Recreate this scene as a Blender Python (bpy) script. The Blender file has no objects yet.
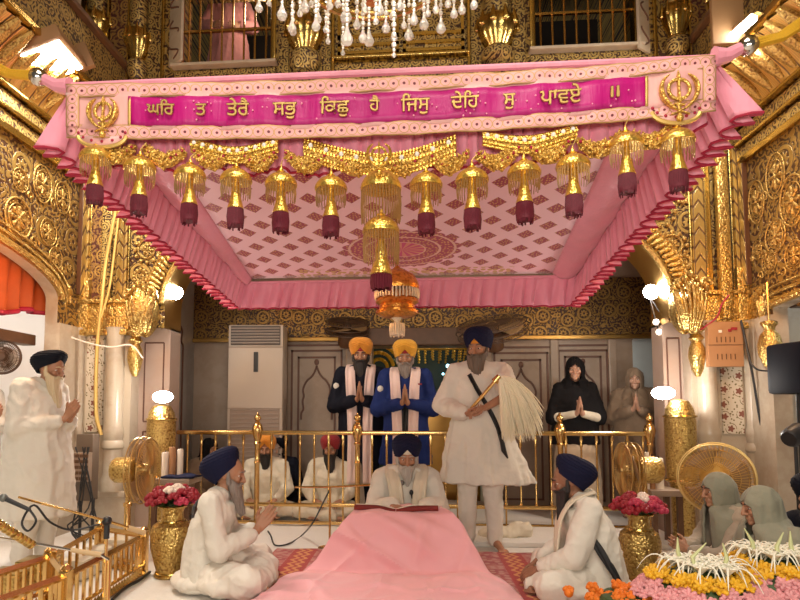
import bpy, bmesh, math, random
from math import sin, cos, pi, radians, sqrt, atan2, exp
from mathutils import Vector, Matrix, noise, Euler
R = radians
random.seed(7)
SC = bpy.context.scene
COL = SC.collection
FPX, PITCH, YAW, CAMZ, HY, VX = 600.0, R(4.3), R(4.5), 1.166, 410.0, 415.0
SHX = -(VX-FPX*math.tan(YAW)/cos(PITCH)-400)/800
SHY = (HY-300)/800 - math.tan(PITCH)*FPX/800
CF = Vector((-sin(YAW)*cos(PITCH), cos(YAW)*cos(PITCH), sin(PITCH)))
CR = Vector((cos(YAW), sin(YAW), 0)); CU = CR.cross(CF)

def ray(px, py):
    return CF+CR*(((px-400)/800+SHX)*800/FPX)+CU*(((300-py)/800+SHY)*800/FPX)
def W(px, py, Y):
    """point of the plane y = Y (metres into the room) sighted at this place of the photograph"""
    d = ray(px, py); return Vector((0, 0, CAMZ))+d*(Y/d.y)
def WX(px, py, X):
    d = ray(px, py); return Vector((0, 0, CAMZ))+d*(X/d.x)
def G(px, py, z=0.0):
    d = ray(px, py); return Vector((0, 0, CAMZ))+d*((z-CAMZ)/d.z)
def S(p):
    """photo pixels per metre at point p"""
    return FPX/((Vector(p)-Vector((0, 0, CAMZ))).dot(CF))

def lerp(a, b, t): return a+(b-a)*t
def interp(x, pts):
    if x <= pts[0][0]: return pts[0][1]
    for (x0, y0), (x1, y1) in zip(pts, pts[1:]):
        if x <= x1:
            t = (x-x0)/(x1-x0); return y0+(y1-y0)*t
    return pts[-1][1]
def smoothpath(pts, n=6):
    """Catmull-Rom through pts"""
    P = [Vector(p) for p in pts]
    P = [P[0]*2-P[1]]+P+[P[-1]*2-P[-2]]
    out = []
    for i in range(1, len(P)-2):
        for k in range(n):
            t = k/n
            a, b, c, d = P[i-1], P[i], P[i+1], P[i+2]
            out.append(0.5*((2*b)+(c-a)*t+(2*a-5*b+4*c-d)*t*t+(3*b-a-3*c+d)*t**3))
    out.append(P[-2].copy())
    return out

class MB:
    def __init__(s): s.v = []; s.f = []; s.m = []; s.uv = {}
    def add(s, vs, fs, m=0):
        o = len(s.v); s.v += [Vector(v) for v in vs]
        s.f += [tuple(i+o for i in f) for f in fs]; s.m += [m]*len(fs)
        return s
    def box(s, x0, y0, z0, x1, y1, z1, m=0, M=None):
        vs = [Vector((x, y, z)) for z in (z0, z1) for y in (y0, y1) for x in (x0, x1)]
        if M is not None: vs = [M@v for v in vs]
        return s.add(vs, [(0, 2, 3, 1), (4, 5, 7, 6), (0, 1, 5, 4), (2, 6, 7, 3), (0, 4, 6, 2), (1, 3, 7, 5)], m)
    def bbox(s, x0, y0, z0, x1, y1, z1, b=.01, m=0, M=None):
        """box with chamfered edges"""
        bm = bmesh.new(); bmesh.ops.create_cube(bm, size=1)
        for v in bm.verts:
            v.co = Vector((lerp(x0, x1, v.co.x+.5), lerp(y0, y1, v.co.y+.5), lerp(z0, z1, v.co.z+.5)))
        bmesh.ops.bevel(bm, geom=bm.edges[:], offset=b, segments=2, affect='EDGES', profile=.6)
        bm.verts.index_update()
        vs = [(M@v.co if M is not None else v.co.copy()) for v in bm.verts]
        fs = [tuple(v.index for v in f.verts) for f in bm.faces]
        bm.free()
        return s.add(vs, fs, m)
    def tube(s, pts, r, n=8, m=0, caps=True, flat=1.0):
        P = [Vector(p) for p in pts]; k = len(P)
        rr = r if isinstance(r, (list, tuple)) else [r]*k
        t0 = (P[1]-P[0]).normalized()
        up = Vector((0, 0, 1)) if abs(t0.z) < .9 else Vector((1, 0, 0))
        a = t0.cross(up).normalized(); vs = []
        for i in range(k):
            t = (P[min(i+1, k-1)]-P[max(i-1, 0)])
            t = t.normalized() if t.length > 1e-9 else t0
            a = (a-t*a.dot(t))
            a = a.normalized() if a.length > 1e-6 else t.orthogonal().normalized()
            b = t.cross(a)
            for j in range(n):
                q = 2*pi*j/n
                vs.append(P[i]+a*cos(q)*rr[i]+b*sin(q)*rr[i]*flat)
        fs = [(i*n+j, i*n+(j+1) % n, (i+1)*n+(j+1) % n, (i+1)*n+j) for i in range(k-1) for j in range(n)]
        if caps: fs += [tuple(range(n-1, -1, -1)), tuple((k-1)*n+j for j in range(n))]
        return s.add(vs, fs, m)
    def lathe(s, prof, M=None, n=20, m=0, fn=None):
        vs = []; k = len(prof)
        for (r, z) in prof:
            for j in range(n):
                q = 2*pi*j/n; rr = r*(fn(q, z) if fn else 1)
                p = Vector((rr*cos(q), rr*sin(q), z)); vs.append(M@p if M is not None else p)
        fs = [(i*n+j, i*n+(j+1) % n, (i+1)*n+(j+1) % n, (i+1)*n+j) for i in range(k-1) for j in range(n)]
        if prof[0][0] > 1e-4: fs.append(tuple(range(n-1, -1, -1)))
        if prof[-1][0] > 1e-4: fs.append(tuple((k-1)*n+j for j in range(n)))
        return s.add(vs, fs, m)
    def ell(s, c, r, M=None, nu=16, nv=10, m=0, fn=None):
        if not isinstance(r, (tuple, list, Vector)): r = (r, r, r)
        c = Vector(c); vs = []
        for i in range(nv+1):
            th = pi*i/nv
            for j in range(nu):
                ph = 2*pi*j/nu
                d = Vector((sin(th)*cos(ph), sin(th)*sin(ph), cos(th)))
                k = fn(d) if fn else 1
                p = Vector((d.x*r[0], d.y*r[1], d.z*r[2]))*k
                if M is not None: p = M@p
                vs.append(p+c)
        fs = []
        for i in range(nv):
            for j in range(nu):
                a, b, cc, d = i*nu+j, i*nu+(j+1) % nu, (i+1)*nu+(j+1) % nu, (i+1)*nu+j
                fs.append((a, d, cc, b))
        return s.add(vs, fs, m)
    def cap(s, a, b, ra, rb, n=12, m=0):
        """tapered capsule"""
        a = Vector(a); b = Vector(b); d = b-a; L = d.length
        if L < 1e-6: return s.ell(a, ra, nu=n, nv=8, m=m)
        q = d.to_track_quat('Z', 'Y').to_matrix().to_4x4(); T = Matrix.Translation(a)@q
        prof = [(ra*cos(t), ra*sin(t)) for t in [-pi/2+pi/2*i/4 for i in range(5)]]
        prof += [(rb*cos(t), L+rb*sin(t)) for t in [pi/2*i/4 for i in range(5)]]
        prof[0] = (1e-5, prof[0][1]); prof[-1] = (1e-5, prof[-1][1])
        return s.lathe(prof, T, n, m)
    def grid(s, fn, nu, nv, m=0, cu=False, uvf=None):
        vs = []; o = len(s.v)
        for i in range(nv+1):
            for j in range(nu+(0 if cu else 1)):
                u, v = j/nu, i/nv
                vs.append(Vector(fn(u, v)))
                if uvf: s.uv[o+len(vs)-1] = uvf(u, v)
        w = nu if cu else nu+1
        fs = [(i*w+j, i*w+(j+1) % w, (i+1)*w+(j+1) % w, (i+1)*w+j) for i in range(nv) for j in range(nu)]
        return s.add(vs, fs, m)
    def prism(s, poly, fr, d0, d1, m=0):
        """extrude polygon [(u,w)] from depth d0 to d1; fr(u,w,d)->point"""
        n = len(poly)
        vs = [fr(u, w, d0) for u, w in poly]+[fr(u, w, d1) for u, w in poly]
        fs = [tuple(range(n)), tuple(range(2*n-1, n-1, -1))]+[(i, i+n, (i+1) % n+n, (i+1) % n) for i in range(n)]
        return s.add(vs, fs, m)
    def build(s, name, mats, parent=None, world=False, smooth=True, ang=35, solid=0, rec=True):
        me = bpy.data.meshes.new(name)
        vs = s.v
        if world and parent is not None:
            Mi = mat_of(parent).inverted(); vs = [Mi@v for v in vs]
        me.from_pydata([tuple(v) for v in vs], [], s.f)
        if not isinstance(mats, (list, tuple)): mats = [mats]
        for m in mats: me.materials.append(m)
        me.polygons.foreach_set('material_index', s.m)
        if s.uv:
            ul = me.uv_layers.new(name='UVMap')
            for lp in me.loops:
                ul.data[lp.index].uv = s.uv.get(lp.vertex_index, (0, 0))
        me.validate(); me.update()
        if rec:
            bm = bmesh.new(); bm.from_mesh(me); bmesh.ops.recalc_face_normals(bm, faces=bm.faces[:]); bm.to_mesh(me); bm.free()
        if smooth:
            me.polygons.foreach_set('use_smooth', [True]*len(me.polygons)); me.set_sharp_from_angle(angle=R(ang))
        o = bpy.data.objects.new(name, me); COL.objects.link(o)
        if parent is not None: o.parent = parent
        if solid:
            md = o.modifiers.new('solid', 'SOLIDIFY'); md.thickness = solid; md.offset = 0
        return o

def mat_of(o):
    M = Matrix.LocRotScale(o.location, o.rotation_euler, o.scale)
    return (mat_of(o.parent)@M) if o.parent else M
def tag(o, label=None, cat=None, group=None, kind=None):
    if label: o['label'] = label
    if cat: o['category'] = cat
    if group: o['group'] = group
    if kind: o['kind'] = kind
    return o
def thing(name, label, cat, loc=(0, 0, 0), rz=0, group=None, scale=1):
    o = bpy.data.objects.new(name, None); COL.objects.link(o); o.empty_display_size = .1
    o.location = loc; o.rotation_euler = (0, 0, rz); o.scale = (scale,)*3
    return tag(o, label, cat, group)
def struct(o): o['kind'] = 'structure'; return o
def dup(src, loc=None, rz=None, label=None, group=None, scale=None):
    r = src.copy(); COL.objects.link(r)
    if loc is not None: r.location = loc
    if rz is not None: r.rotation_euler = (0, 0, rz)
    if scale is not None: r.scale = (scale,)*3
    if label: r['label'] = label
    if group: r['group'] = group
    def rec(a, b):
        for c in list(a.children):
            k = c.copy(); COL.objects.link(k); k.parent = b; rec(c, k)
    rec(src, r)
    return r
def ev_mesh(o, name=None):
    """bake modifiers of o into its mesh"""
    dg = bpy.context.evaluated_depsgraph_get(); dg.update()
    me = bpy.data.meshes.new_from_object(o.evaluated_get(dg), depsgraph=dg)
    o.modifiers.clear(); old = o.data; o.data = me
    return me
def remesh(o, vox, it=3, fac=.5):
    md = o.modifiers.new('r', 'REMESH'); md.mode = 'VOXEL'; md.voxel_size = vox; md.adaptivity = 0
    if it:
        sm = o.modifiers.new('s', 'SMOOTH'); sm.iterations = it; sm.factor = fac
    mats = list(o.data.materials)
    me = ev_mesh(o)
    if not me.materials:
        for m in mats: me.materials.append(m)
    me.polygons.foreach_set('use_smooth', [True]*len(me.polygons))
    return o

# ------------------------------------------------------------------ materials
class NT:
    def __init__(s, name):
        s.mat = bpy.data.materials.new(name); s.mat.use_nodes = True
        s.t = s.mat.node_tree; s.t.nodes.clear()
        s.out = s.n('ShaderNodeOutputMaterial'); s.b = s.n('ShaderNodeBsdfPrincipled')
        s.l(s.b.outputs[0], s.out.inputs[0])
    def n(s, ty, **kw):
        x = s.t.nodes.new(ty)
        for k, v in kw.items(): setattr(x, k, v)
        return x
    def l(s, a, b): s.t.links.new(a, b)
    def put(s, sock, v):
        if hasattr(v, 'is_output'): s.l(v, sock)
        else: sock.default_value = v
    def math(s, op, a, b=None, c=None, clamp=False):
        x = s.n('ShaderNodeMath', operation=op, use_clamp=clamp); s.put(x.inputs[0], a)
        if b is not None: s.put(x.inputs[1], b)
        if c is not None: s.put(x.inputs[2], c)
        return x.outputs[0]
    def vm(s, op, a, b=None, out=0):
        x = s.n('ShaderNodeVectorMath', operation=op); s.put(x.inputs[0], a)
        if b is not None: s.put(x.inputs[1], b)
        return x.outputs[out]
    def step(s, v, a, b):
        x = s.n('ShaderNodeMapRange', interpolation_type='SMOOTHSTEP'); s.put(x.inputs[0], v)
        s.put(x.inputs[1], a); s.put(x.inputs[2], b); return x.outputs[0]
    def mix(s, f, a, b):
        x = s.n('ShaderNodeMix', data_type='RGBA'); s.put(x.inputs[0], f)
        s.put(x.inputs[6], (*a, 1) if isinstance(a, tuple) and len(a) == 3 else a)
        s.put(x.inputs[7], (*b, 1) if isinstance(b, tuple) and len(b) == 3 else b)
        return x.outputs[2]
    def coord(s, k='Object'): return s.n('ShaderNodeTexCoord').outputs[k]
    def sep(s, v):
        x = s.n('ShaderNodeSeparateXYZ'); s.put(x.inputs[0], v); return x.outputs
    def comb(s, a, b, c=0.0):
        x = s.n('ShaderNodeCombineXYZ'); s.put(x.inputs[0], a); s.put(x.inputs[1], b); s.put(x.inputs[2], c); return x.outputs[0]
    def noise(s, v, sc, det=2.0, dim='3D', out=0, rough=.5):
        x = s.n('ShaderNodeTexNoise', noise_dimensions=dim); s.put(x.inputs['Vector'], v)
        x.inputs['Scale'].default_value = sc; x.inputs['Detail'].default_value = det; x.inputs['Roughness'].default_value = rough
        return x.outputs[out]
    def vor(s, v, sc, feat='F1', dim='2D', rnd=1.0):
        x = s.n('ShaderNodeTexVoronoi', voronoi_dimensions=dim, feature=feat); s.put(x.inputs['Vector'], v)
        x.inputs['Scale'].default_value = sc; x.inputs['Randomness'].default_value = rnd
        return x.outputs
    def bump(s, h, st=.5, dist=.01):
        x = s.n('ShaderNodeBump'); x.inputs['Strength'].default_value = st; x.inputs['Distance'].default_value = dist
        s.put(x.inputs['Height'], h); s.l(x.outputs[0], s.b.inputs['Normal'])
    def set(s, **kw):
        mp = dict(col='Base Color', rough='Roughness', metal='Metallic', emc='Emission Color', ems='Emission Strength',
                  sheen='Sheen Weight', trans='Transmission Weight', coat='Coat Weight', alpha='Alpha', spec='Specular IOR Level', sss='Subsurface Weight', ior='IOR')
        for k, v in kw.items():
            if isinstance(v, tuple) and len(v) == 3: v = (*v, 1)
            s.put(s.b.inputs[mp[k]], v)
        return s.mat

def m_plain(name, col, rough=.5, metal=0, var=.12, sc=6, bump=0, bsc=40, **kw):
    t = NT(name); co = t.coord()
    n = t.noise(co, sc, 3)
    dark = tuple(c*(1-var) for c in col); lite = tuple(min(1, c*(1+var)) for c in col)
    t.set(col=t.mix(n, dark, lite), rough=rough, metal=metal, **kw)
    if bump: t.bump(t.noise(co, bsc, 3), bump, .01)
    return t.mat
def m_cloth(name, col, rough=.85, weave=220, var=.1, fold=0.35, sheen=.1):
    t = NT(name); co = t.coord()
    n = t.noise(co, 5, 3); f = t.noise(co, 14, 2); w = t.noise(co, weave, 1)
    dark = tuple(c*(1-var) for c in col)
    t.set(col=t.mix(n, dark, col), rough=rough, sheen=sheen if max(col) > .2 else 0.0, spec=.5 if max(col) > .2 else .15)
    h = t.math('ADD', t.math('MULTIPLY', f, 1.0), t.math('MULTIPLY', w, .12)); t.bump(h, fold, .03)
    return t.mat
GOLD = (.60, .42, .14); GDARK = (.045, .016, .007)
def plane2(t, ax):
    x = t.sep(t.coord()); return t.comb(x[0] if ax == 'x' else x[1], x[2])
def m_relief(name, ax, sc=2.2, gold=GOLD, dark=GDARK, fill=1.0, rnd=.55, petals=8.0, leaf=5.0, metal=.65, rough=.40):
    """embossed gilt panel: rosettes among leaves, dark ground"""
    t = NT(name); p = plane2(t, ax)
    wob = t.noise(p, 3.0*sc, 2, out=1); pw = t.vm('ADD', p, t.vm('MULTIPLY', t.vm('SUBTRACT', wob, (.5, .5, .5)), (.16/sc,)*3))
    v = t.vor(p, sc, rnd=rnd); d = v['Distance']
    diff = t.vm('SUBTRACT', p, v['Position']); dx = t.sep(diff)
    ang = t.math('ARCTAN2', dx[1], dx[0])
    pet = t.math('COSINE', t.math('MULTIPLY', ang, petals))
    edge = t.math('MULTIPLY_ADD', pet, .035, .17)
    ros = t.math('SUBTRACT', 1.0, t.step(t.math('SUBTRACT', d, edge), -.02, .02))
    core = t.step(d, .045, .06)
    ros = t.math('MULTIPLY', ros, core)
    ring = t.math('SUBTRACT', 1.0, t.step(t.math('ABSOLUTE', t.math('SUBTRACT', d, .30)), .035, .06))
    spir = t.math('SINE', t.math('ADD', t.math('MULTIPLY', ang, 3.0), t.math('MULTIPLY', d, 46.0)))
    spir = t.math('MULTIPLY', t.step(spir, -.2, .3), t.math('MULTIPLY', t.step(d, .2, .22), t.math('SUBTRACT', 1.0, t.step(d, .27, .29))))
    nz = t.noise(pw, sc*leaf*.42, 1.0, '2D')
    sw = t.math('SINE', t.math('MULTIPLY', nz, 34.0))
    dots = t.math('SUBTRACT', 1.0, t.step(t.vor(pw, sc*leaf*1.5, rnd=.8)['Distance'], .26, .36))
    lf = t.math('MULTIPLY', t.math('MAXIMUM', t.step(sw, .15, .6), t.math('MULTIPLY', dots, .8)), t.step(d, .34, .38))
    lf = t.math('MULTIPLY', lf, fill)
    h = t.math('MAXIMUM', t.math('MAXIMUM', ros, ring), t.math('MAXIMUM', lf, spir))
    fine = t.noise(p, sc*22, 2)
    tone = t.noise(p, 1.3, 2)
    g2 = t.mix(tone, tuple(c*.78 for c in gold), gold)
    t.set(col=t.mix(h, dark, g2), metal=t.math('MULTIPLY', h, metal), rough=rough)
    t.bump(t.math('ADD', h, t.math('MULTIPLY', fine, .25)), .9, .012)
    return t.mat
def m_leafgold(name, sc=30, gold=GOLD, dark=(.26, .13, .035), ax=None, metal=.9, rough=.3, bump=.7):
    """hammered, leafy gilt metal"""
    t = NT(name); co = t.coord()
    e = t.vor(co, sc, 'F1', dim='3D')['Distance']; n = t.noise(co, sc*.6, 3)
    h = t.math('SUBTRACT', 1.0, t.math('MULTIPLY', e, 1.1))
    t.set(col=t.mix(t.step(e, .42, 1.0), gold, dark), metal=metal, rough=rough)
    t.bump(t.math('ADD', h, n), bump, .008)
    return t.mat
def m_scale(name, ax, period=.11, width=.13, gold=GOLD, dark=(.08, .03, .012), u0=0.0):
    """strip of overlapping scale leaves running upwards"""
    t = NT(name); p = plane2(t, ax); x = t.sep(p)
    u = t.math('DIVIDE', t.math('SUBTRACT', x[0], u0), width); u = t.math('SUBTRACT', u, t.math('FLOOR', u)); u = t.math('MULTIPLY', t.math('ABSOLUTE', t.math('SUBTRACT', u, .5)), 2.0)
    w = t.math('DIVIDE', x[1], period); w = t.math('ADD', w, t.math('MULTIPLY', u, .55)); fr = t.math('FRACT', w)
    li = t.math('MULTIPLY', t.step(fr, .04, .2), t.math('SUBTRACT', 1.0, t.step(fr, .86, .98)))
    vein = t.step(t.math('ABSOLUTE', t.math('SINE', t.math('MULTIPLY', u, 14.0))), .05, .35)
    h = t.math('MULTIPLY', li, t.math('MULTIPLY_ADD', vein, .4, .6))
    h = t.math('MULTIPLY', h, t.math('SUBTRACT', 1.0, t.step(u, .86, .97)))
    t.set(col=t.mix(h, dark, gold), metal=t.math('MULTIPLY', h, .8), rough=.33); t.bump(h, .8, .01)
    return t.mat
def m_emit(name, col, st):
    t = NT(name); return t.set(col=(.9, .9, .9), emc=col, ems=st)
def m_marble(name, col=(.76, .70, .60), vein=(.5, .44, .36), rough=.25):
    t = NT(name); co = t.coord(); n = t.noise(co, 2.2, 6, rough=.65)
    v = t.math('SUBTRACT', 1.0, t.step(t.math('ABSOLUTE', t.math('SUBTRACT', n, .5)), 0.0, .09))
    base = t.mix(t.noise(co, 1.1, 3), tuple(c*.86 for c in col), col)
    return t.set(col=t.mix(t.math('MULTIPLY', v, .45), base, vein), rough=rough)
def m_inlay(name, ax, sc=7.5):
    """white marble inlaid with scrolling flowers"""
    t = NT(name); p = plane2(t, ax)
    v = t.vor(p, sc, rnd=.5); d = v['Distance']; dx = t.sep(t.vm('SUBTRACT', p, v['Position']))
    ang = t.math('ARCTAN2', dx[1], dx[0]); pet = t.math('COSINE', t.math('MULTIPLY', ang, 5.0))
    fl = t.math('SUBTRACT', 1.0, t.step(t.math('SUBTRACT', d, t.math('MULTIPLY_ADD', pet, .05, .2)), -.015, .015))
    ring = t.math('SUBTRACT', 1.0, t.step(t.math('ABSOLUTE', t.math('SUBTRACT', d, .36)), .012, .03))
    ring = t.math('MULTIPLY', ring, t.step(t.math('SINE', t.math('MULTIPLY', ang, 2.0)), -.3, .0))
    v2 = t.vor(p, sc*3.2, rnd=1.0)['Distance']
    lf = t.math('MULTIPLY', t.math('SUBTRACT', 1.0, t.step(v2, .16, .2)), t.step(d, .3, .34))
    c = t.mix(ring, (.58, .50, .39), (.19, .13, .07)); c = t.mix(lf, c, (.17, .13, .06)); c = t.mix(fl, c, (.22, .08, .055))
    return t.set(col=c, rough=.25)

M = {}
M['gold'] = m_plain('polished_gold', GOLD, .22, 1.0, .12, 4, .15, 60)
M['brass'] = m_plain('rail_brass', (.74, .49, .19), .24, 1.0, .08, 8)
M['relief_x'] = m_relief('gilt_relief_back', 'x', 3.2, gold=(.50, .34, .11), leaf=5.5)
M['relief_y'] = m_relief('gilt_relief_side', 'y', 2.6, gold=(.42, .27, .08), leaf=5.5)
M['relief_fine'] = m_relief('gilt_relief_fine', 'x', 7.0, rnd=.3, leaf=3.2)
M['relief_fine_y'] = m_relief('gilt_relief_fine_side', 'y', 6.0, rnd=.3, leaf=3.2)
M['dark_relief'] = m_relief('maroon_vine_strip', 'x', 6.0, gold=(.55, .33, .1), dark=(.07, .015, .012), fill=.55, rnd=.4, leaf=3)
M['leaf'] = m_leafgold('leafy_gilt', 48, dark=(.36, .20, .06), rough=.36)
M['leaf_fine'] = m_leafgold('fine_leafy_gilt', 60)
M['leaf_dull'] = m_leafgold('dull_leafy_gilt', 60, (.46, .30, .09), (.16, .07, .02), metal=.7, rough=.48)
M['scale'] = m_scale('gilt_scale_strip', 'x', .13, .1)
M['scale_y'] = m_scale('gilt_scale_strip_side', 'y', .2, .11)
M['flute_y'] = m_scale('gilt_acanthus_band', 'y', 1.2, .13, gold=(.8, .53, .17), dark=(.12, .05, .015))
M['marble'] = m_marble('warm_marble', (.50, .42, .32), (.38, .29, .21))
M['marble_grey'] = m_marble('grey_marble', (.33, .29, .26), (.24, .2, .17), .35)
M['marble_dim'] = m_marble('dimmed_marble', (.35, .26, .195), (.26, .18, .12), .35)  # marble with the alcove's dim light darkened into its colour
M['inlay_x'] = m_inlay('flower_inlay', 'x')
M['inlay_line'] = m_plain('inlay_line', (.12, .05, .03), .5)
M['wood'] = m_plain('dark_wood', (.11, .05, .022), .5, 0, .3, 12)
M['board'] = m_plain('orange_board', (.38, .19, .085), .55, 0, .1)
M['white_sheet'] = m_cloth('white_floor_sheet', (.74, .70, .65), .8, 150, .06, .25)
M['dark'] = m_plain('recess_shade', (.018, .012, .01), .8)  # near-black stand-in for shade in the pier gap and unlit gallery
M['black'] = m_plain('black_plastic', (.012, .012, .014), .45)
M['chrome'] = m_plain('chrome', (.75, .72, .68), .15, 1.0, .05)
M['white_pl'] = m_plain('white_plastic', (.78, .70, .60), .4, 0, .03)
M['flood'] = m_emit('flood_light_glow', (1, .95, .86), 42)
M['lamp'] = m_emit('lamp_glow', (1, .92, .84), 60)
M['white_wall'] = m_plain('white_painted_wall', (.85, .82, .78), .7, 0, .03)
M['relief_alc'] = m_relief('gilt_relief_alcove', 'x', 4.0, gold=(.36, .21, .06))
M['gold_dim'] = m_plain('aged_gold', (.5, .3, .09), .35, 1.0)
M['pale_niche'] = m_plain('pale_blue_plaster', (.5, .58, .62), .7)
M['dark_teal'] = m_plain('dark_teal_wall', (.02, .06, .065), .5)
M['yellow_cord'] = m_plain('yellow_cord', (.80, .45, .03), .6, 0, .2, 80, .4, 200)
M['amber_gold'] = m_leafgold('amber_gold', 50, (.80, .36, .07), (.45, .15, .02), metal=.85, rough=.3, bump=.3)
M['bead_white'] = m_plain('pearl_beads', (.75, .62, .45), .3, .2, .3, 120)
def m_crystal(name, col):
    t = NT(name); return t.set(col=col, rough=.04, trans=.6, ior=1.5, spec=1.0)
M['crystal'] = m_crystal('cut_crystal', (1, .97, .92)); M['crystal_bead'] = m_plain('crystal_beads', (.9, .86, .78), .08, .35, .02)
def m_whisk():
    t = NT('whisk_hair'); return t.set(col=(.90, .84, .64), rough=.5, sheen=.3)
M['whisk'] = m_whisk()
M['book_red'] = m_plain('dark_red_book_cloth', (.20, .02, .015), .75, 0, .2, 20, .3, 60); M['paper'] = m_plain('page_paper', (.75, .68, .55), .8)
M['ac'] = m_plain('air_conditioner_casing', (.50, .41, .33), .45, 0, .03); M['ac_dark'] = m_plain('outlet_shadow_grey', (.10, .08, .07), .6); M['ac_slat'] = m_plain('grey_slats', (.34, .27, .22), .5); M['ac_dark2'] = m_plain('intake_brown_grey', (.30, .22, .17), .6)
M['fan_gold'] = m_plain('fan_gilt_wire', (.62, .42, .16), .35, .9); M['fan_dark'] = m_plain('fan_dark_wire', (.09, .05, .03), .5, .3); M['fan_blade'] = m_plain('fan_blade', (.34, .21, .10), .45)
M['warm_bulb'] = m_emit('warm_bulb', (1, .8, .6), 2.5); M['panel_brown'] = m_plain('brown_plate', (.26, .14, .06), .6)
M['leaf_green'] = m_plain('dark_leaf_green', (.035, .07, .018), .6, 0, .4, 30)
M['rose_red'] = m_plain('rose_red', (.27, .006, .018), .6, 0, .25, 40); M['rose_pink'] = m_plain('rose_pink', (.44, .03, .075), .6, 0, .2, 40); M['rose_white'] = m_plain('rose_white', (.78, .66, .56), .6)
M['wood_pale'] = m_plain('pale_wood', (.55, .38, .2), .45); M['mic_grey'] = m_plain('mic_grey', (.16, .17, .16), .4, .5); M['mic_grey_dark'] = m_plain('speaker_mesh', (.004, .005, .010), .9, spec=.05); M['black_blue'] = m_plain('speaker_black', (.006, .008, .016), .6, spec=.2)
M['petal_white'] = m_plain('petal_white', (.80, .78, .66), .6); M['petal_yellow'] = m_plain('petal_yellow', (.72, .40, .015), .6, 0, .25, 30); M['petal_pink'] = m_plain('petal_pink', (.68, .30, .32), .6, 0, .3, 30); M['bud'] = m_plain('pale_green_bud', (.55, .58, .30), .6); M['marigold'] = m_plain('marigold_orange', (.70, .17, .01), .65, 0, .25, 40)
M['teal_glow'] = m_emit('teal_glow', (.4, .9, 1), 5); M['awning'] = m_plain('red_orange_awning', (.42, .075, .012), .7, 0, .25, 8)
M['relief_amber_lit'] = m_relief('amber_lit_relief', 'y', 1.9, gold=(.6, .28, .06))  # amber lamplight on the gilding is put into this colour
M['rack_brown'] = m_plain('rack_brown', (.14, .10, .07), .6)
M['marble_rose'] = m_marble('rose_marble', (.42, .31, .25), (.38, .26, .2), .35)
# ------------------------------------------------------------------ the setting
YB = 5.75
XL = W(83, 300, YB).x; XR = W(745, 300, YB).x
Z = lambda py: W(415, py, YB).z            # height on the arch wall
ZT = 5.75
def fr_back(u, w, d): return Vector((u, YB-d, w))        # d = towards the viewer
def fr_left(u, w, d): return Vector((XL+d, u, w))
def fr_right(u, w, d): return Vector((XR-d, u, w))

def arch_panel(mb, fr, u0, u1, z0, z1, uc, a, zs, b, d0, d1, n=40, m=0):
    """wall panel with an arched opening (uc centre, half width a, spring zs, rise b), depth d0 front .. d1 back"""
    cur = [(uc-a, z0)]+[(uc-a*cos(pi*i/n), zs+b*sin(pi*i/n)) for i in range(n+1)]+[(uc+a, z0)]
    out = [(u0, z0)]+[(u0 if i == 0 else u1 if i == n else lerp(u0, u1, i/n), zs if i in (0, n) else z1) for i in range(n+1)]+[(u1, z0)]
    out[1] = (u0, z1); out[n+1] = (u1, z1)
    vs = []
    for d in (d0, d1):
        vs += [fr(u, w, d) for u, w in cur]+[fr(u, w, d) for u, w in out]
    k = len(cur); K = 2*k; fs = []; rv = []
    for i in range(k-1):
        fs.append((i, i+1, k+i+1, k+i)); fs.append((K+i, K+k+i, K+k+i+1, K+i+1)); rv.append((i, K+i, K+i+1, i+1))
    fs += [(k, K+k, K+k+1, k+1), (K-2, 2*K-2, 2*K-1, K-1)]
    mb.add(vs, fs, m); mb.add(vs, rv, m+1)
def arch_band(mb, fr, uc, a, zs, b, o0, o1, d0, d1, n=44, m=0, t0=0.0, t1=1.0):
    """raised moulding that follows an arch between offsets o0 and o1"""
    ring = []
    for i in range(n+1):
        t = pi*lerp(t0, t1, i/n); c = Vector((uc-a*cos(t), zs+b*sin(t))); nn = Vector((-cos(t)*b, sin(t)*a)).normalized()
        p0 = c+nn*o0; p1 = c+nn*o1; pm = (p0+p1)/2
        ring.append([fr(p0.x, p0.y, d0), fr(p0.x, p0.y, d1*.7), fr(pm.x, pm.y, d1), fr(p1.x, p1.y, d1*.7), fr(p1.x, p1.y, d0)])
    vs = [p for r in ring for p in r]
    fs = [(i*5+j, i*5+j+1, (i+1)*5+j+1, (i+1)*5+j) for i in range(n) for j in range(4)]
    mb.add(vs, fs, m)
def spiral(mb, fr, u, w, r, turns, d, th, sgn=1, start=0.0, n=46, m=0):
    pts = []; rr = []
    for i in range(n+1):
        t = i/n; q = start+sgn*turns*2*pi*t; k = r*(1-t*.86)
        pts.append(fr(u+k*cos(q), w+k*sin(q), d)); rr.append(th*(1-.5*t))
    mb.tube(pts, rr, 6, m)
def rosette(mb, fr, u, w, r, d, n=8, m=0, ex=1.0):
    for k in range(n):
        q = 2*pi*k/n
        p0 = fr(u+.3*r*cos(q), w+.3*r*ex*sin(q), d); p1 = fr(u+.8*r*cos(q), w+.8*r*ex*sin(q), d*.6)
        mb.cap(p0, p1, r*.10, r*.19, 7, m)
    mb.ell(fr(u, w, d), r*.22, nu=10, nv=6, m=m)
def medallion(mb, fr, u, w, r, d, ex=1.0, m=0):
    pts = [fr(u+r*cos(2*pi*i/36), w+r*ex*sin(2*pi*i/36), d) for i in range(37)]
    mb.tube(pts, r*.05, 6, m)
    pts = [fr(u+r*.72*cos(2*pi*i/36), w+r*ex*.72*sin(2*pi*i/36), d*.7) for i in range(37)]
    mb.tube(pts, r*.03, 5, m)
    for i in range(18):
        q = 2*pi*i/18; mb.ell(fr(u+r*.86*cos(q), w+r*.86*ex*sin(q), d*.3), r*.05, nu=7, nv=5, m=m)
    rosette(mb, fr, u, w, r*.62, d, 8, m, ex)

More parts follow.
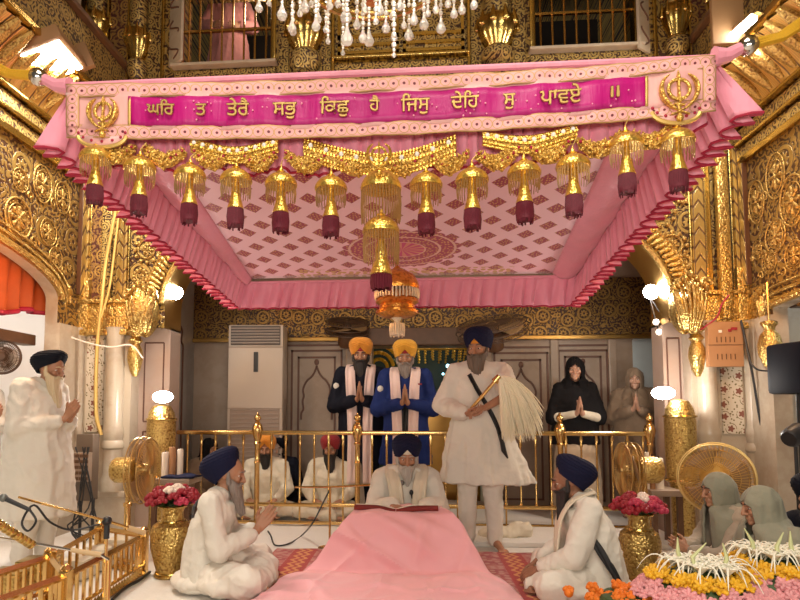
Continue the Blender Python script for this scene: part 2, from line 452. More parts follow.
# floor, ceiling
mb = MB(); mb.box(-7, -2.5, -.2, 7, 13, 0); struct(mb.build('floor', M['white_sheet'], smooth=False))
mb = MB(); mb.box(-7, -2.5, 6.3, 7, 13, 6.5); struct(mb.build('ceiling', M['relief_fine'], smooth=False))

# arch wall (back of the hall)
AO = (W(165, 300, YB).x, W(668, 300, YB).x); AC = sum(AO)/2; AA = (AO[1]-AO[0])/2; ZS = 2.22; AB = 1.15
ZC = 1.98                                  # marble below, gilding above
ZW = Z(83)                                 # foot of the upper storey
mb = MB(); arch_panel(mb, fr_back, XL-.05, XR+.05, ZC, ZW, AC, AA, ZS, AB, 0, -.42)
wb = struct(mb.build('wall_back', [M['relief_x'], M['gold_dim']]))
mb = MB()
arch_band(mb, fr_back, AC, AA, ZS, AB, .0, .05, 0, .05); arch_band(mb, fr_back, AC, AA, ZS, AB, .19, .22, 0, .035)
n = 90
for i in range(n):
    t = pi*(i+.5)/n; c = Vector((AC-AA*cos(t), ZS+AB*sin(t))); nn = Vector((-cos(t)*AB, sin(t)*AA)).normalized()
    c = c+nn*.12; tt = Vector((nn.y, -nn.x))
    if c.y < 3.05:
        p = fr_back(c.x, c.y, .01); q = fr_back(c.x+nn.x*.05+tt.x*.02, c.y+nn.y*.05+tt.y*.02, .02)
        mb.cap(fr_back(c.x-nn.x*.04, c.y-nn.y*.04, .015), q, .016, .03, 7)
struct(mb.build('trim_arch', M['leaf'], wb))
mb = MB()                                  # relief work of the two spandrels
for sx, ox in ((1, W(118, 300, YB).x), (-1, W(703, 300, YB).x)):
    base = W(150 if sx > 0 else 662, 265, YB)
    def pt(px, py): return W(px, py, YB)
    L = [(148, 250, .11), (168, 226, .075), (140, 216, .06), (141, 277, .06)] if sx > 0 else [(659, 212, .12), (672, 246, .11), (684, 262, .05), (640, 226, .07), (682, 196, .055)]
    for px, py, r in L:
        p = pt(px, py)
        spiral(mb, fr_back, p.x, p.z, r, 1.6, .008, .012, sx, random.random()*6)
        rosette(mb, fr_back, p.x, p.z, r*.6, .010, 8)
        for k in range(12):
            q = 2*pi*k/12; mb.ell(fr_back(p.x+r*1.18*cos(q), p.z+r*1.18*sin(q), .012), (.022, .016, .022), nu=7, nv=5)
struct(mb.build('trim_spandrel_scrolls', M['leaf_dull'], wb))

# upright strips of the two corner piers
def strip(name, px0, px1, z0, z1, d, mt, smooth=False):
    x0 = W(px0, 250, YB).x; x1 = W(px1, 250, YB).x
    m = MB(); m.bbox(x0, YB-d, z0, x1, YB-.002, z1, min(.008, (x1-x0)*.2)); return struct(m.build(name, mt, wb, smooth=smooth))
def rod(name, px, z0, z1, r, mt):
    x = W(px, 250, YB).x; m = MB(); m.tube([(x, YB-.02, z0), (x, YB-.02, z1)], r, 8); return struct(m.build(name, mt, wb))
for px0, px1, mt, d in ((83.5, 91, 'scale', .06), (92, 103, 'dark_relief', .02), (103.5, 113, 'relief_fine', .04), (119, 129, 'scale', .05),
                        (691, 704, 'scale', .05), (705, 711, 'gold', .03), (727, 731, 'dark', .02), (733, 743.5, 'scale', .06)):  # the near-black strip paints the shade of the gap beside the duct
    strip('trim_pier_strip', px0, px1, Z(297), Z(160), d, M[mt])
for px in (91.5, 103, 118, 130, 690, 704.5, 732, 744): rod('trim_pier_bead', px, Z(297), Z(150), .008, M['gold'])
x0, x1 = W(713.5, 250, YB).x, W(724.5, 250, YB).x
mb = MB(); mb.bbox(x0, YB-.12, Z(324), x1, YB-.055, Z(163), .006)
tag(mb.build('cable_duct', M['leaf_fine']), 'tall flat gilded duct running up the right corner pier above the orange board', 'duct')

# capital zone and marble piers
for Xc in (XL, XR):
    mb = MB(); mb.bbox(Xc-.10, YB-.078, 1.90, Xc+.10, YB+.05, ZC+.5, .01); struct(mb.build('trim_corner_block', M['leaf'], wb))
for px0, px1 in ((64, 132), (692, 766)):
    x0 = W(px0, 300, YB).x; x1 = W(px1, 300, YB).x
    mb = MB()
    for za, zb, d in ((Z(333), Z(327), .10), (Z(327), Z(300), .06), (Z(300), Z(296), .09)): mb.bbox(x0, YB-d, za, x1, YB-.01, zb, .01)
    struct(mb.build('trim_capital_band', M['leaf'], wb))
PIERS = []
for sx, px0, px1 in ((-1, 62, 131), (1, 692, 768)):
    x0 = W(px0, 400, YB).x; x1 = W(px1, 400, YB).x
    mb = MB(); mb.box(x0, YB-.01, 0, x1, YB+.42, ZC); p = struct(mb.build('pier', M['marble'], smooth=False)); PIERS.append(p)
    mb = MB(); mb.box(x0, YB-.06, 0, x1, YB-.008, .32); mb.bbox(x0, YB-.08, .32, x1, YB-.008, .38, .012)
    struct(mb.build('trim_plinth', M['marble'], p))
    ja, jb = (AO[0]-.02, x1) if sx < 0 else (x0, AO[1]+.02)
    ja, jb = (x1-.01, AO[0]) if sx < 0 else (AO[1], x0+.01)
    mb = MB(); mb.box(ja, YB+.16, 0, jb, YB+.42, ZC+.02); struct(mb.build('pier_jamb', M['marble_rose'], p, smooth=False))
    mb = MB(); jw = jb-ja
    for zq0, zq1 in ((.25, .95), (1.05, 1.85)):
        P_ = [(ja+jw*.2, zq0), (jb-jw*.2, zq0), (jb-jw*.2, zq1), (ja+jw*.2, zq1), (ja+jw*.2, zq0)]
        for (ua, wa_), (ub, wb_) in zip(P_, P_[1:]): mb.tube([(ua, YB+.158, wa_), (ub, YB+.158, wb_)], .008, 4)
    struct(mb.build('trim_jamb_inlay', M['inlay_line'], p, smooth=False))
    fs = (76, 116) if sx < 0 else (706, 754)
    for px in fs:
        x = W(px, 400, YB).x; r = .088
        prof = [(r*1.25, .38), (r*1.25, .5), (r*1.02, .54), (r*1.02, .78), (r*1.22, .80), (r*1.22, .84), (r*1.02, .87), (r*1.12, .93), (r*1.15, .97), (r*.98, 1.02), (r*.96, 1.85), (r*1.05, 1.88), (r*1.05, 1.92), (r*1.2, 1.98)]
        mb = MB(); mb.lathe(prof, Matrix.Translation((x, YB-.03, 0)), 20); struct(mb.build('marble_column', M['marble'], p))
    a, b = (87, 104) if sx < 0 else (720.5, 741.5)
    xa, xb = W(a, 400, YB).x, W(b, 400, YB).x
    mb = MB(); mb.box(xa, YB-.03, .95, xb, YB-.009, ZC-.01); struct(mb.build('trim_inlay_panel', M['inlay_x'], p, smooth=False))

# big acanthus brackets under the arch and at the side wall
def bracket(px, py, wpx, hpx, sx, Y=YB, drop=True):
    c = W(px, py, Y); s = S(c); w = wpx/s/2; h = hpx/s
    mb = MB(); c.y -= .10
    mb.ell((c.x, c.y+.05, c.z-.02), (w*.72, .13, h*.5), nu=20, nv=12, fn=lambda d: 1+.06*sin(9*atan2(d.y, d.x)))
    for k in range(7):                      # leaf tongues that curl outwards
        q = (k-3)/3; bx = q*w*.55; L = h*(1-.25*abs(q))
        pts = []
        for i in range(9):
            t = i/8; pts.append((c.x+bx*(.5+.9*t)+sx*.03*t, c.y-.08-.10*sin(t*pi*.75)*(1-.4*abs(q)), c.z-h*.5+L*t))
        mb.tube(pts, [w*.20*sin(pi*(.15+.8*i/8))+.006 for i in range(9)], 8, 0, True, .5)
        e = Vector(pts[-1]); mb.ell(e, (w*.16, .05, .04), nu=10, nv=6)
    for k in (-1, 1):
        spiral(mb, lambda u, v, d: Vector((u, c.y-.12-d, v)), c.x+k*w*.6, c.z+h*.32, w*.33, 1.4, .0, .022, k)
    if drop:
        dz = c.z-h*.5
        mb.lathe([(.02, dz-.42), (.05, dz-.36), (.075, dz-.24), (.07, dz-.16), (.04, dz-.10), (.07, dz-.07), (.04, dz-.03), (.09, dz+.02), (.05, dz+.06)], Matrix.Translation((c.x-sx*.09, c.y+.04, 0)), 16)
    return struct(mb.build('corbel', M['leaf'], wb))
bracket(148, 312, 36, 46, 1); bracket(682, 306, 40, 52, -1)
bracket(72, 308, 20, 48, 1, YB-.05, False); bracket(754, 312, 22, 44, -1, YB-.05, False)

# upper storey of the arch wall
def ubox(mb, px0, px1, za, zb, d=0.0, back=.42, m=0):
    mb.box(W(px0, 50, YB).x, YB-d, za, W(px1, 50, YB).x, YB+back, zb, m)
WL = (176, 276); WR = (530, 640)           # the two gallery windows
ZSL = W(225, 66, YB).z; ZSR = W(585, 51, YB).z; ZSILL = (ZSL+ZSR)/2
mb = MB(); ubox(mb, 60, WL[0], ZW, ZT); ubox(mb, WL[0], WL[1], ZW, ZSILL); ubox(mb, WL[1], WR[0], ZW, ZT); ubox(mb, WR[0], WR[1], ZW, ZSILL); ubox(mb, WR[1], 790, ZW, ZT)
ubox(mb, WL[0], WL[1], ZT-.1, ZT); ubox(mb, WR[0], WR[1], ZT-.1, ZT)
wu = struct(mb.build('wall_back_upper', M['relief_x'], smooth=False))
def ustrip(name, px0, px1, za, zb, d, mt):
    m = MB(); x0 = W(px0, 50, YB).x; x1 = W(px1, 50, YB).x
    m.bbox(x0, YB-d, za, x1, YB-.003, zb, .006); return struct(m.build(name, mt, wu, smooth=False))
for px0, px1, mt, d in ((82, 86, 'gold', .05), (108, 110, 'gold', .05), (111, 128, 'dark_relief', .03), (128.5, 130.5, 'gold', .05), (149, 162, 'relief_fine', .03), (162.5, 165, 'gold', .05),
                        (279, 289, 'relief_fine', .03), (321, 331, 'relief_fine', .03), (332, 335, 'gold', .06), (467, 470, 'gold', .06), (471, 481, 'relief_fine', .03), (512, 525, 'relief_fine', .03),
                        (653, 656, 'gold', .05), (688, 690, 'gold', .05), (690.5, 709, 'dark_relief', .03), (709.5, 712, 'gold', .05)):
    ustrip('trim_upper_strip', px0, px1, ZW, ZT, d, M[mt])
ustrip('trim_frieze', 60, 790, ZW-.10, ZW-.02, .10, M['leaf_fine'])
ustrip('trim_frieze', 60, 790, ZW-.01, ZW+.03, .07, M['gold'])
for a, b in (WL, WR, (335, 467)):
    ustrip('trim_frieze_panel', a, b, ZW+.05, ZSILL-.05, .03, M['relief_fine']); ustrip('trim_sill', a-2, b+2, ZSILL-.022, ZSILL+.006, .10, M['gold' if a == 335 else 'marble'])
# centre panel with sunk fields
mb = MB()
for a, b in ((338, 399), (403, 464)):
    for za, zb in ((ZSILL+.05, ZSILL+.16), (ZSILL+.22, ZSILL+.75), (ZSILL+.8, ZT-.1)):
        x0, x1 = W(a, 50, YB).x, W(b, 50, YB).x
        for (p, q, r_, t_) in ((x0, x1, za, za+.03), (x0, x1, zb-.03, zb), (x0, x0+.03, za, zb), (x1-.03, x1, za, zb)): mb.box(p, YB-.04, r_, q, YB-.002, t_)
struct(mb.build('trim_centre_panel', M['gold'], wu, smooth=False))
mb = MB(); x0, x1 = W(336, 50, YB).x, W(466, 50, YB).x; mb.box(x0, YB-.012, ZSILL+.02, x1, YB-.002, ZT-.05); struct(mb.build('trim_centre_field', M['relief_fine'], wu, smooth=False))
# engaged columns with lotus capitals
def lotus_column(px, pyc, r):
    x = W(px, 50, YB).x; zc = W(px, pyc, YB).z; y = YB-.02
    mb = MB(); n = 20
    mb.lathe([(r*.75, ZW+.02), (r*.95, ZW+.05), (r*.7, ZW+.14), (r*1.1, zc-.26), (r*1.12, zc-.2), (r*.7, zc-.14), (r*.72, zc+.16), (r*.9, zc+.2), (r*.92, ZT)], Matrix.Translation((x, y, 0)), n)
    sh = struct(mb.build('engaged_column', M['relief_fine'], wu))
    mb = MB()
    mb.lathe([(r*.70, zc-.19), (r*.95, zc-.17), (r*.72, zc-.145), (r*.80, zc-.12), (r*1.12, zc-.04), (r*1.32, zc+.05), (r*1.30, zc+.10), (r*1.05, zc+.15), (r*.9, zc+.17), (r*.85, zc+.16)], Matrix.Translation((x, y, 0)), 60, fn=lambda q, z: 1+(.07 if z > zc-.13 else 0)*(abs(cos(5*q))-.5))
    for k in range(10):
        q = 2*pi*k/10; mb.cap((x+cos(q)*r*1.28, y+sin(q)*r*1.28, zc+.06), (x+cos(q)*r*1.22, y+sin(q)*r*1.22, zc+.19), r*.26, r*.05, 8)
    struct(mb.build('lotus_capital', M['gold'], sh))
for px, py, r in ((97, 32, .115), (139, 48, .10), (306, 40, .15), (497, 36, .15), (676, 24, .10), (723, 8, .11)): lotus_column(px, py, r)
# gallery windows: opening, grille, shutters, back wall painted near-black for the unlit room
gr = MB(); x0, x1 = W(150, 50, YB).x, W(660, 50, YB).x
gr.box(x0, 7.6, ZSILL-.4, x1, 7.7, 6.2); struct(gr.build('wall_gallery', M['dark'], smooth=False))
mb = MB(); mb.box(x0, YB+.42, ZSILL-.3, x1, 7.6, ZSILL-.10); struct(mb.build('floor_gallery', M['wood'], smooth=False))
for i, (a, b) in enumerate((WL, WR)):
    xa, xb = W(a, 50, YB).x, W(b, 50, YB).x
    wt = thing('window_%d' % (i+1), None, None, ((xa+xb)/2, YB+.06, ZSILL)); struct(wt)
    mb = MB()
    for x in (xa, xb):
        e = .05 if x == xa else -.05
        mb.bbox(min(x, x+e), YB-.03, ZSILL, max(x, x+e), YB+.1, ZT-.1, .008)
    struct(mb.build('window_frame', M['gold'], wt, world=True))
    gt = struct(thing('grille', None, None, (0, 0, 0))); gt.parent = wt
    nb = 9; mb = MB()
    for k in range(1, nb):
        x = lerp(xa, xb, k/nb); mb.tube([(x, YB+.05, ZSILL), (x, YB+.05, ZT-.1)], .011, 6)
    for zz in (ZSILL+.03, ZSILL+.42, ZSILL+.86): mb.box(xa, YB+.035, zz-.012, xb, YB+.065, zz+.012)
    struct(mb.build('grille_bars', M['brass'], wt, world=True))
for px0, px1, py0, py1, hy in ((164, 182, 30, 62, 1), (640, 652, 10, 48, -1)):   # open white shutters
    p = W((px0+px1)/2, py1, YB-.1); q = W((px0+px1)/2, py0-40, YB-.1)
    w = (px1-px0)/104
    rt = struct(thing('window_shutter', None, None, (p.x, YB-.05, p.z), R(-38)*hy))
    mb = MB(); mb.bbox(-w*.75, -.015, 0, w*.75, .015, q.z-p.z, .006); mb.build('shutter_board', M['marble'], rt)
    mb = MB()
    for k in range(3):
        z0 = .06+k*(q.z-p.z)/3; z1 = z0+(q.z-p.z)/3-.1
        pts = [(w*.5*sin(t*5+k), -.018, lerp(z0, z1, t)) for t in [i/16 for i in range(17)]]; mb.tube(pts, .009, 5)
    mb.build('vine_inlay', M['inlay_line'], rt)

# side walls with their arches and cornices
sp = WX(58, 300, XL); ap = WX(0, 243, XL); YC = 3.35; LA = sp.y-YC; LZ = LZ0 = sp.z
LB = (ap.z-LZ)/sqrt(max(.05, 1-((ap.y-YC)/LA)**2))
Y0 = 1.6; zcor = Z(178)
for side, fr, X, nm in ((-1, fr_left, XL, 'left'), (1, fr_right, XR, 'right')):
    lb = LB if side < 0 else .05; LZ = LZ0 if side < 0 else WX(770, 306, XR).z-.03
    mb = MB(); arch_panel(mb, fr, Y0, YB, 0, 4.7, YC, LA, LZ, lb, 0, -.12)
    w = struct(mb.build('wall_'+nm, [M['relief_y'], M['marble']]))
    mb = MB(); arch_band(mb, fr, YC, LA, LZ, lb, 0, .06, 0, .05); arch_band(mb, fr, YC, LA, LZ, lb, .10, .125, 0, .03)
    arch_band(mb, fr, YC, LA, LZ, lb, .16, .18, 0, .03)
    struct(mb.build('trim_side_arch', M['leaf'], w))
    mb = MB()
    L = [(62, 198, .12, 1.25), (42, 184, .13, 1.3), (18, 218, .17, 1.0), (48, 232, .12, 1.0), (55, 258, .10, 1.0), (20, 180, .1, 1), (70, 268, .05, 1)] if side < 0 else \
        [(757, 202, .12, 1.6), (776, 176, .13, 1.5), (793, 200, .16, 1.3), (776, 236, .14, 1), (770, 262, .10, 1), (795, 255, .12, 1), (758, 250, .07, 1.2)]
    for px, py, r, ex in L:
        p = WX(px, py, X); medallion(mb, fr, p.y, p.z, r, .008, ex)
        spiral(mb, fr, p.y+r*1.3, p.z-r*.9, r*.4, 1.3, .006, .010, 1)
    struct(mb.build('trim_side_medallions', M['leaf_dull'], w))
    mb = MB(); mb.box(min(X, X+(1 if side < 0 else -1)*.03), YC+LA, 0, max(X, X+(1 if side < 0 else -1)*.03), YB-.01, 1.98); struct(mb.build('trim_side_pier', M['marble'], w, smooth=False))
    # pier strip next to the corner
    mb = MB(); mb.bbox(X if side < 0 else X-.05, YB-.14, 2.3, X+.05 if side < 0 else X, YB-.02, zcor, .01); struct(mb.build('trim_corner_strip', M['scale_y'], w, smooth=False))
    sg = 1 if side < 0 else -1
    z0 = zcor
    for za, zb, d, mt in ((0, .06, .05, 'gold'), (.06, .16, .03, 'relief_fine_y'), (.17, .20, .07, 'gold'), (.20, .32, .04, 'relief_fine_y'), (.33, .36, .10, 'gold')):
        mb = MB(); mb.bbox(min(X, X+sg*d), Y0, z0+za, max(X, X+sg*d), YB-.01, z0+zb, .008); struct(mb.build('trim_cornice', M[mt], w, smooth=False))
    mb = MB()                               # coved acanthus band
    mb.grid(lambda u, v: (X+sg*(.06+.30*v*v+.05*sin(pi*v)+.02*abs(sin(u*26*pi))), lerp(Y0, YB-.01, u), z0+.36+.30*v), 208, 8)
    struct(mb.build('trim_acanthus_cove', M['flute_y'], w))
    mb = MB()
    for k in range(26):
        yy = lerp(Y0, YB-.01, (k+.5)/26)
        pts = [(X+sg*(.10+.30*v*v+.05*sin(pi*v)), yy, z0+.38+.27*v) for v in (0, .25, .5, .75, 1)]
        mb.tube(pts, [.015, .04, .05, .045, .02], 7)
    struct(mb.build('trim_acanthus_leaves', M['leaf_dull'], w))
    mb = MB(); mb.bbox(min(X, X+sg*.42), Y0, z0+.67, max(X, X+sg*.42), YB-.01, z0+.73, .01); struct(mb.build('trim_cornice_lip', M['gold'], w, smooth=False))
    mb = MB(); mb.bbox(min(X, X+sg*.38), Y0, z0+.74, max(X, X+sg*.38), YB-.01, z0+1.22, .01); struct(mb.build('trim_parapet', M['relief_fine_y'], w, smooth=False))
    mb = MB(); mb.bbox(min(X, X+sg*.44), Y0, z0+1.22, max(X, X+sg*.44), YB-.01, z0+1.27, .01); struct(mb.build('trim_parapet_cap', M['wood'], w, smooth=False))
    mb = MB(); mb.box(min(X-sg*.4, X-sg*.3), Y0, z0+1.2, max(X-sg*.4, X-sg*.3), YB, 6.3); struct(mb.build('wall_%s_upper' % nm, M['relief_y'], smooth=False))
    mb = MB(); mb.bbox(min(X, X-sg*.3), YB-.5, z0+1.27, max(X, X-sg*.3), YB-.22, 6.2, .01); struct(mb.build('trim_upper_jamb', M['marble'], smooth=False))
    # room seen through the side arch
    XO = X-sg*1.9
    mb = MB(); mb.box(min(XO, XO-sg*.1), .5, 0, max(XO, XO-sg*.1), YB+.6, 3.6); struct(mb.build('wall_%s_outer' % nm, M['white_wall'] if side < 0 else M['marble'], smooth=False))
    mb = MB(); mb.box(min(XO, X-sg*.4), YB+.42, 0, max(XO, X-sg*.4), YB+.5, 3.6); struct(mb.build('wall_%s_porch' % nm, M['white_wall'] if side < 0 else M['marble'], smooth=False))
    mb = MB(); mb.box(min(XO, X-sg*.4), .5, 3.3, max(XO, X-sg*.4), YB+.5, 3.4); struct(mb.build('ceiling_%s_porch' % nm, M['wood'], smooth=False))

# the alcove behind the arch
YA = 7.5; XA0, XA1 = AO[0]-.35, AO[1]+.75; ZA = 3.6
mb = MB(); mb.box(XA0-.3, YB+.4, ZA, XA1+.3, YA+.4, ZA+.1); struct(mb.build('ceiling_alcove', M['wood'], smooth=False))
DX0, DX1 = W(372, 400, YA).x, W(488, 400, YA).x; DZ = W(415, 346, YA).z
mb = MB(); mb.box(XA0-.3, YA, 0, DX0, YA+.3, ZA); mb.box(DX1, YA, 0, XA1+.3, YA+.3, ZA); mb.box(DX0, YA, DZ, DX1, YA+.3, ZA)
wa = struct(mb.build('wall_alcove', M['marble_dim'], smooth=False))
zf0, zf1 = W(415, 337, YA).z, W(415, 305, YA).z
for a, b in ((XA0, DX0-.05), (DX1+.05, XA1)):
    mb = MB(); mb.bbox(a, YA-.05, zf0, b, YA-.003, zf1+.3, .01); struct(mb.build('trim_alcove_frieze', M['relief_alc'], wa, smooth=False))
    mb = MB(); mb.bbox(a, YA-.08, zf0-.05, b, YA-.003, zf0, .01); struct(mb.build('trim_alcove_moulding', M['gold_dim'], wa, smooth=False))
mb = MB(); mb.bbox(DX0-.1, YA-.1, DZ, DX1+.1, YA-.003, DZ+.22, .015); struct(mb.build('trim_door_lintel', M['wood'], wa, smooth=False))
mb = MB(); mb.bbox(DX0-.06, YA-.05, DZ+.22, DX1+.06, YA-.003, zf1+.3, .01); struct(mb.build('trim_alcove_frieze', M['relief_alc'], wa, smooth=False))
for sx, X in ((-1, XA0), (1, XA1)):
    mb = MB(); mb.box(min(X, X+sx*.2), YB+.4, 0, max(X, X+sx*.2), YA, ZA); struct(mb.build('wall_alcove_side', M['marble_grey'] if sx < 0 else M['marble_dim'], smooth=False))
def ogee_panel(px0, px1, py0, py1, Y, frame=True, parent=wa, mt=None):
    """inlaid frame with a cusped arch and finial"""
    a = W(px0, py1, Y-.012); b = W(px1, py0, Y-.012); y = Y-.012; mb = MB(); r = .012
    def rect(i):
        P = [(a.x+i, y, a.z+i), (b.x-i, y, a.z+i), (b.x-i, y, b.z-i), (a.x+i, y, b.z-i), (a.x+i, y, a.z+i)]
        for p, q in zip(P, P[1:]): mb.box(min(p[0], q[0])-r, y, min(p[2], q[2])-r, max(p[0], q[0])+r, y+.01, max(p[2], q[2])+r)
    w = b.x-a.x; i0 = w*.20
    rect(0)
    if frame: rect(w*.09); 
    rect(i0)
    x0, x1 = a.x+i0*1.25, b.x-i0*1.25; xc = (x0+x1)/2; hw = (x1-x0)/2; zt = b.z-i0-.06; zb = lerp(a.z, b.z, .55)
    half = [(1, 0), (1, .12), (.86, .2), (.92, .34), (.84, .44), (.9, .55), (.78, .66), (.6, .74), (.42, .78), (.24, .84), (.1, .92), (0, 1)]
    pts = [(xc-hw*u, y, lerp(zb, zt-.05, v)) for u, v in half]+[(xc+hw*u, y, lerp(zb, zt-.05, v)) for u, v in half[::-1]]
    mb.tube(smoothpath(pts, 3), .013, 5)
    mb.ell((xc, y, zt), (.03, .012, .04), nu=8, nv=6)
    return struct(mb.build('trim_inlaid_arch', mt or M['inlay_line'], parent, smooth=False))
ogee_panel(285, 347, 345, 512, YA); ogee_panel(491, 553, 347, 512, YA); ogee_panel(557, 612, 345, 512, YA)
for px in (283, 350, 487, 555, 613):
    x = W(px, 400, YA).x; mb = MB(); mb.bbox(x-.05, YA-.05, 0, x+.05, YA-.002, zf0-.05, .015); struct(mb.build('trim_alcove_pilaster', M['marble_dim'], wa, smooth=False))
# side panels of the alcove, seen at a slant
for sx, X in ((-1, XA0), (1, XA1)):
    mb = MB()
    y0, y1, z0, z1 = 6.35, 7.1, .5, 2.25; d = -sx*.008+X
    for p, q in (((y0, z0), (y1, z0)), ((y1, z0), (y1, z1-.35)), ((y0, z1-.35), (y0, z0))): mb.tube([(d, *p), (d, *q)], .012, 5)
    half = [(1, -.35), (1, -.2), (.85, -.15), (.9, -.02), (.6, .06), (.3, .12), (0, .25)]
    yc, hw = (y0+y1)/2, (y1-y0)/2
    pts = [(d, yc-hw*u, z1-.1+v) for u, v in half]+[(d, yc+hw*u, z1-.1+v) for u, v in half[::-1]]
    mb.tube(smoothpath(pts, 3), .012, 5)
    struct(mb.build('trim_inlaid_side_arch', M['inlay_line'], smooth=False))
# pale niche window on the right
p0, p1 = W(634, 400, YA), W(660, 322, YA)
mb = MB(); hw = (p1.x-p0.x)/2; xc = (p0.x+p1.x)/2
poly = [(xc-hw, p0.z), (xc+hw, p0.z), (xc+hw, p1.z-.22), (xc+hw*.8, p1.z-.14), (xc+hw*.6, p1.z-.04), (xc, p1.z), (xc-hw*.6, p1.z-.04), (xc-hw*.8, p1.z-.14), (xc-hw, p1.z-.22)]
mb.prism(poly, lambda u, w, d: Vector((u, YA-d, w)), .012, .002); struct(mb.build('window_3', M['pale_niche'], smooth=False))
# corridor beyond the door
mb = MB(); mb.box(DX0-1.5, 11, 0, DX1+1.5, 11.1, 4); struct(mb.build('wall_corridor', M['dark_teal'], smooth=False))
# low sheet-covered step in front of the railing
mb = MB(); mb.bbox(G(470, 553).x, 5.28, 0, 2.3, 6.0, .045, .015); struct(mb.build('floor_step', M['white_sheet']))
# ------------------------------------------------------------------ the canopy
CA, CC = .17, None
zf = W(415, 87, 3.0).z
def cz(Y): return zf-CA*(Y-3.0)
def hitc(px, py):
    """where the sight line meets the sloping canopy sheet"""
    d = ray(px, py); t = (zf-CA*(0-3.0)-CAMZ)/(d.z+CA*d.y); return Vector((0, 0, CAMZ))+d*t
YF = 3.0; YK = 5.5
def edge(px, py, Y): return W(px, py, Y)
FL, FR_ = W(70, 86, YF), W(716, 58, YF); BL, BR = W(243, 283, YK), W(578, 276, YK)

def m_satin(name, col, rough=.42, var=.15, amp=.35, sheen=.3):
    t = NT(name); co = t.coord(); n = t.noise(co, 9, 3); s2 = t.noise(t.vm('MULTIPLY', co, (14, 14, 2)), 3, 2)
    t.set(col=t.mix(n, tuple(c*(1-var) for c in col), col), rough=rough, sheen=sheen); t.bump(t.math('ADD', n, t.math('MULTIPLY', s2, .5)), amp, .02); return t.mat
PINK = (.90, .34, .46)
M['pink'] = m_satin('pink_satin', PINK)
M['pink_deep'] = m_satin('deep_pink_satin', (.74, .17, .34))
M['pink_cloth'] = m_satin('pink_cloth', (.85, .42, .46), .6, .06, .12)
M['crimson'] = m_plain('crimson_trim', (.36, .008, .04), .6)
M['maroon_fringe'] = m_plain('maroon_fringe', (.11, .004, .016), .7, 0, .3, 90)
M['gold_cloth'] = m_leafgold('bullion_embroidery', 90, (.80, .52, .13), (.34, .16, .03), metal=.7, rough=.38)
M['gold_thread'] = m_plain('gold_thread', (.66, .45, .14), .45, .5, .15, 50)
M['gold_bright'] = m_leafgold('bright_chased_gold', 70, (.95, .66, .15), (.6, .33, .06), metal=.85, rough=.28, bump=.35)
M['magenta'] = m_satin('magenta_silk', (.50, .003, .19), .45, .25, .3, 0.0)
M['bead'] = m_plain('gold_bead', (.50, .30, .13), .3, .6, .3, 200)

def m_ceiling_cloth():
    """pink brocade: staggered maroon lozenges, a round medallion and a gold-flowered border at the back"""
    t = NT('pink_brocade'); uv = t.sep(t.coord('UV')); x, y = uv[0], uv[1]
    def loz(ox, oy, px, py, w, h):
        u = t.math('SUBTRACT', t.math('FRACT', t.math('DIVIDE', t.math('ADD', x, ox), px)), .5)
        v = t.math('SUBTRACT', t.math('FRACT', t.math('DIVIDE', t.math('ADD', y, oy), py)), .5)
        return t.math('ADD', t.math('DIVIDE', t.math('ABSOLUTE', t.math('MULTIPLY', u, px)), w), t.math('DIVIDE', t.math('ABSOLUTE', t.math('MULTIPLY', v, py)), h))
    a = loz(0, 0, .29, .26, .072, .075); b = loz(.145, .13, .29, .26, .072, .075); d = t.math('MINIMUM', a, b)
    fine = t.vor(t.comb(x, y), 42, rnd=.6)['Distance']
    lo = t.math('SUBTRACT', 1.0, t.step(d, .94, 1.0))
    spk = t.math('MULTIPLY', lo, t.math('SUBTRACT', 1.0, t.step(fine, .2, .3)))
    c = loz(.0725, .0, .145, .13, .012, .016); dot = t.math('MULTIPLY', t.math('SUBTRACT', 1.0, t.step(c, .9, 1.0)), t.step(d, 1.1, 1.2))
    col = t.mix(lo, (.95, .60, .68), (.36, .02, .06)); col = t.mix(spk, col, (.68, .38, .12)); col = t.mix(dot, col, (.35, .06, .08))
    mc = hitc(402, 247)
    dx = t.math('DIVIDE', t.math('SUBTRACT', x, mc.x), .50); dy = t.math('DIVIDE', t.math('SUBTRACT', y, mc.y), .38)
    r = t.math('SQRT', t.math('ADD', t.math('MULTIPLY', dx, dx), t.math('MULTIPLY', dy, dy))); an = t.math('ARCTAN2', dy, dx)
    pet = t.math('MULTIPLY', t.math('ABSOLUTE', t.math('SINE', t.math('MULTIPLY', an, 9.0))), .10)
    inside = t.math('SUBTRACT', 1.0, t.step(t.math('SUBTRACT', r, pet), .88, .91))
    ringw = t.math('FRACT', t.math('MULTIPLY', r, 4.0)); ring = t.math('SUBTRACT', 1.0, t.step(t.math('ABSOLUTE', t.math('SUBTRACT', ringw, .5)), .06, .1))
    flk = t.math('SUBTRACT', 1.0, t.step(t.vor(t.comb(x, y), 30, rnd=.8)['Distance'], .22, .32))
    med = t.mix(flk, (.42, .02, .08), (.70, .36, .12)); med = t.mix(ring, med, (.8, .5, .4))
    core = t.math('SUBTRACT', 1.0, t.step(r, .36, .38)); spokes = t.step(t.math('SINE', t.math('MULTIPLY', an, 14.0)), -.2, .2)
    med = t.mix(core, med, t.mix(spokes, (.6, .02, .16), (.7, .25, .16)))
    col = t.mix(inside, col, med)
    bo = t.math('MULTIPLY', t.step(y, 5.30, 5.32), t.math('SUBTRACT', 1.0, t.step(t.math('ABSOLUTE', t.math('SUBTRACT', x, mc.x)), .95, 1.0)))
    bo = t.math('MULTIPLY', bo, t.math('SUBTRACT', 1.0, t.step(t.vor(t.comb(x, y), 17, rnd=.6)['Distance'], .34, .42)))
    col = t.mix(bo, col, (.62, .36, .10))
    t.set(col=col, rough=.5, sheen=.3); t.bump(t.noise(t.comb(x, y), 5, 2), .12, .02); return t.mat
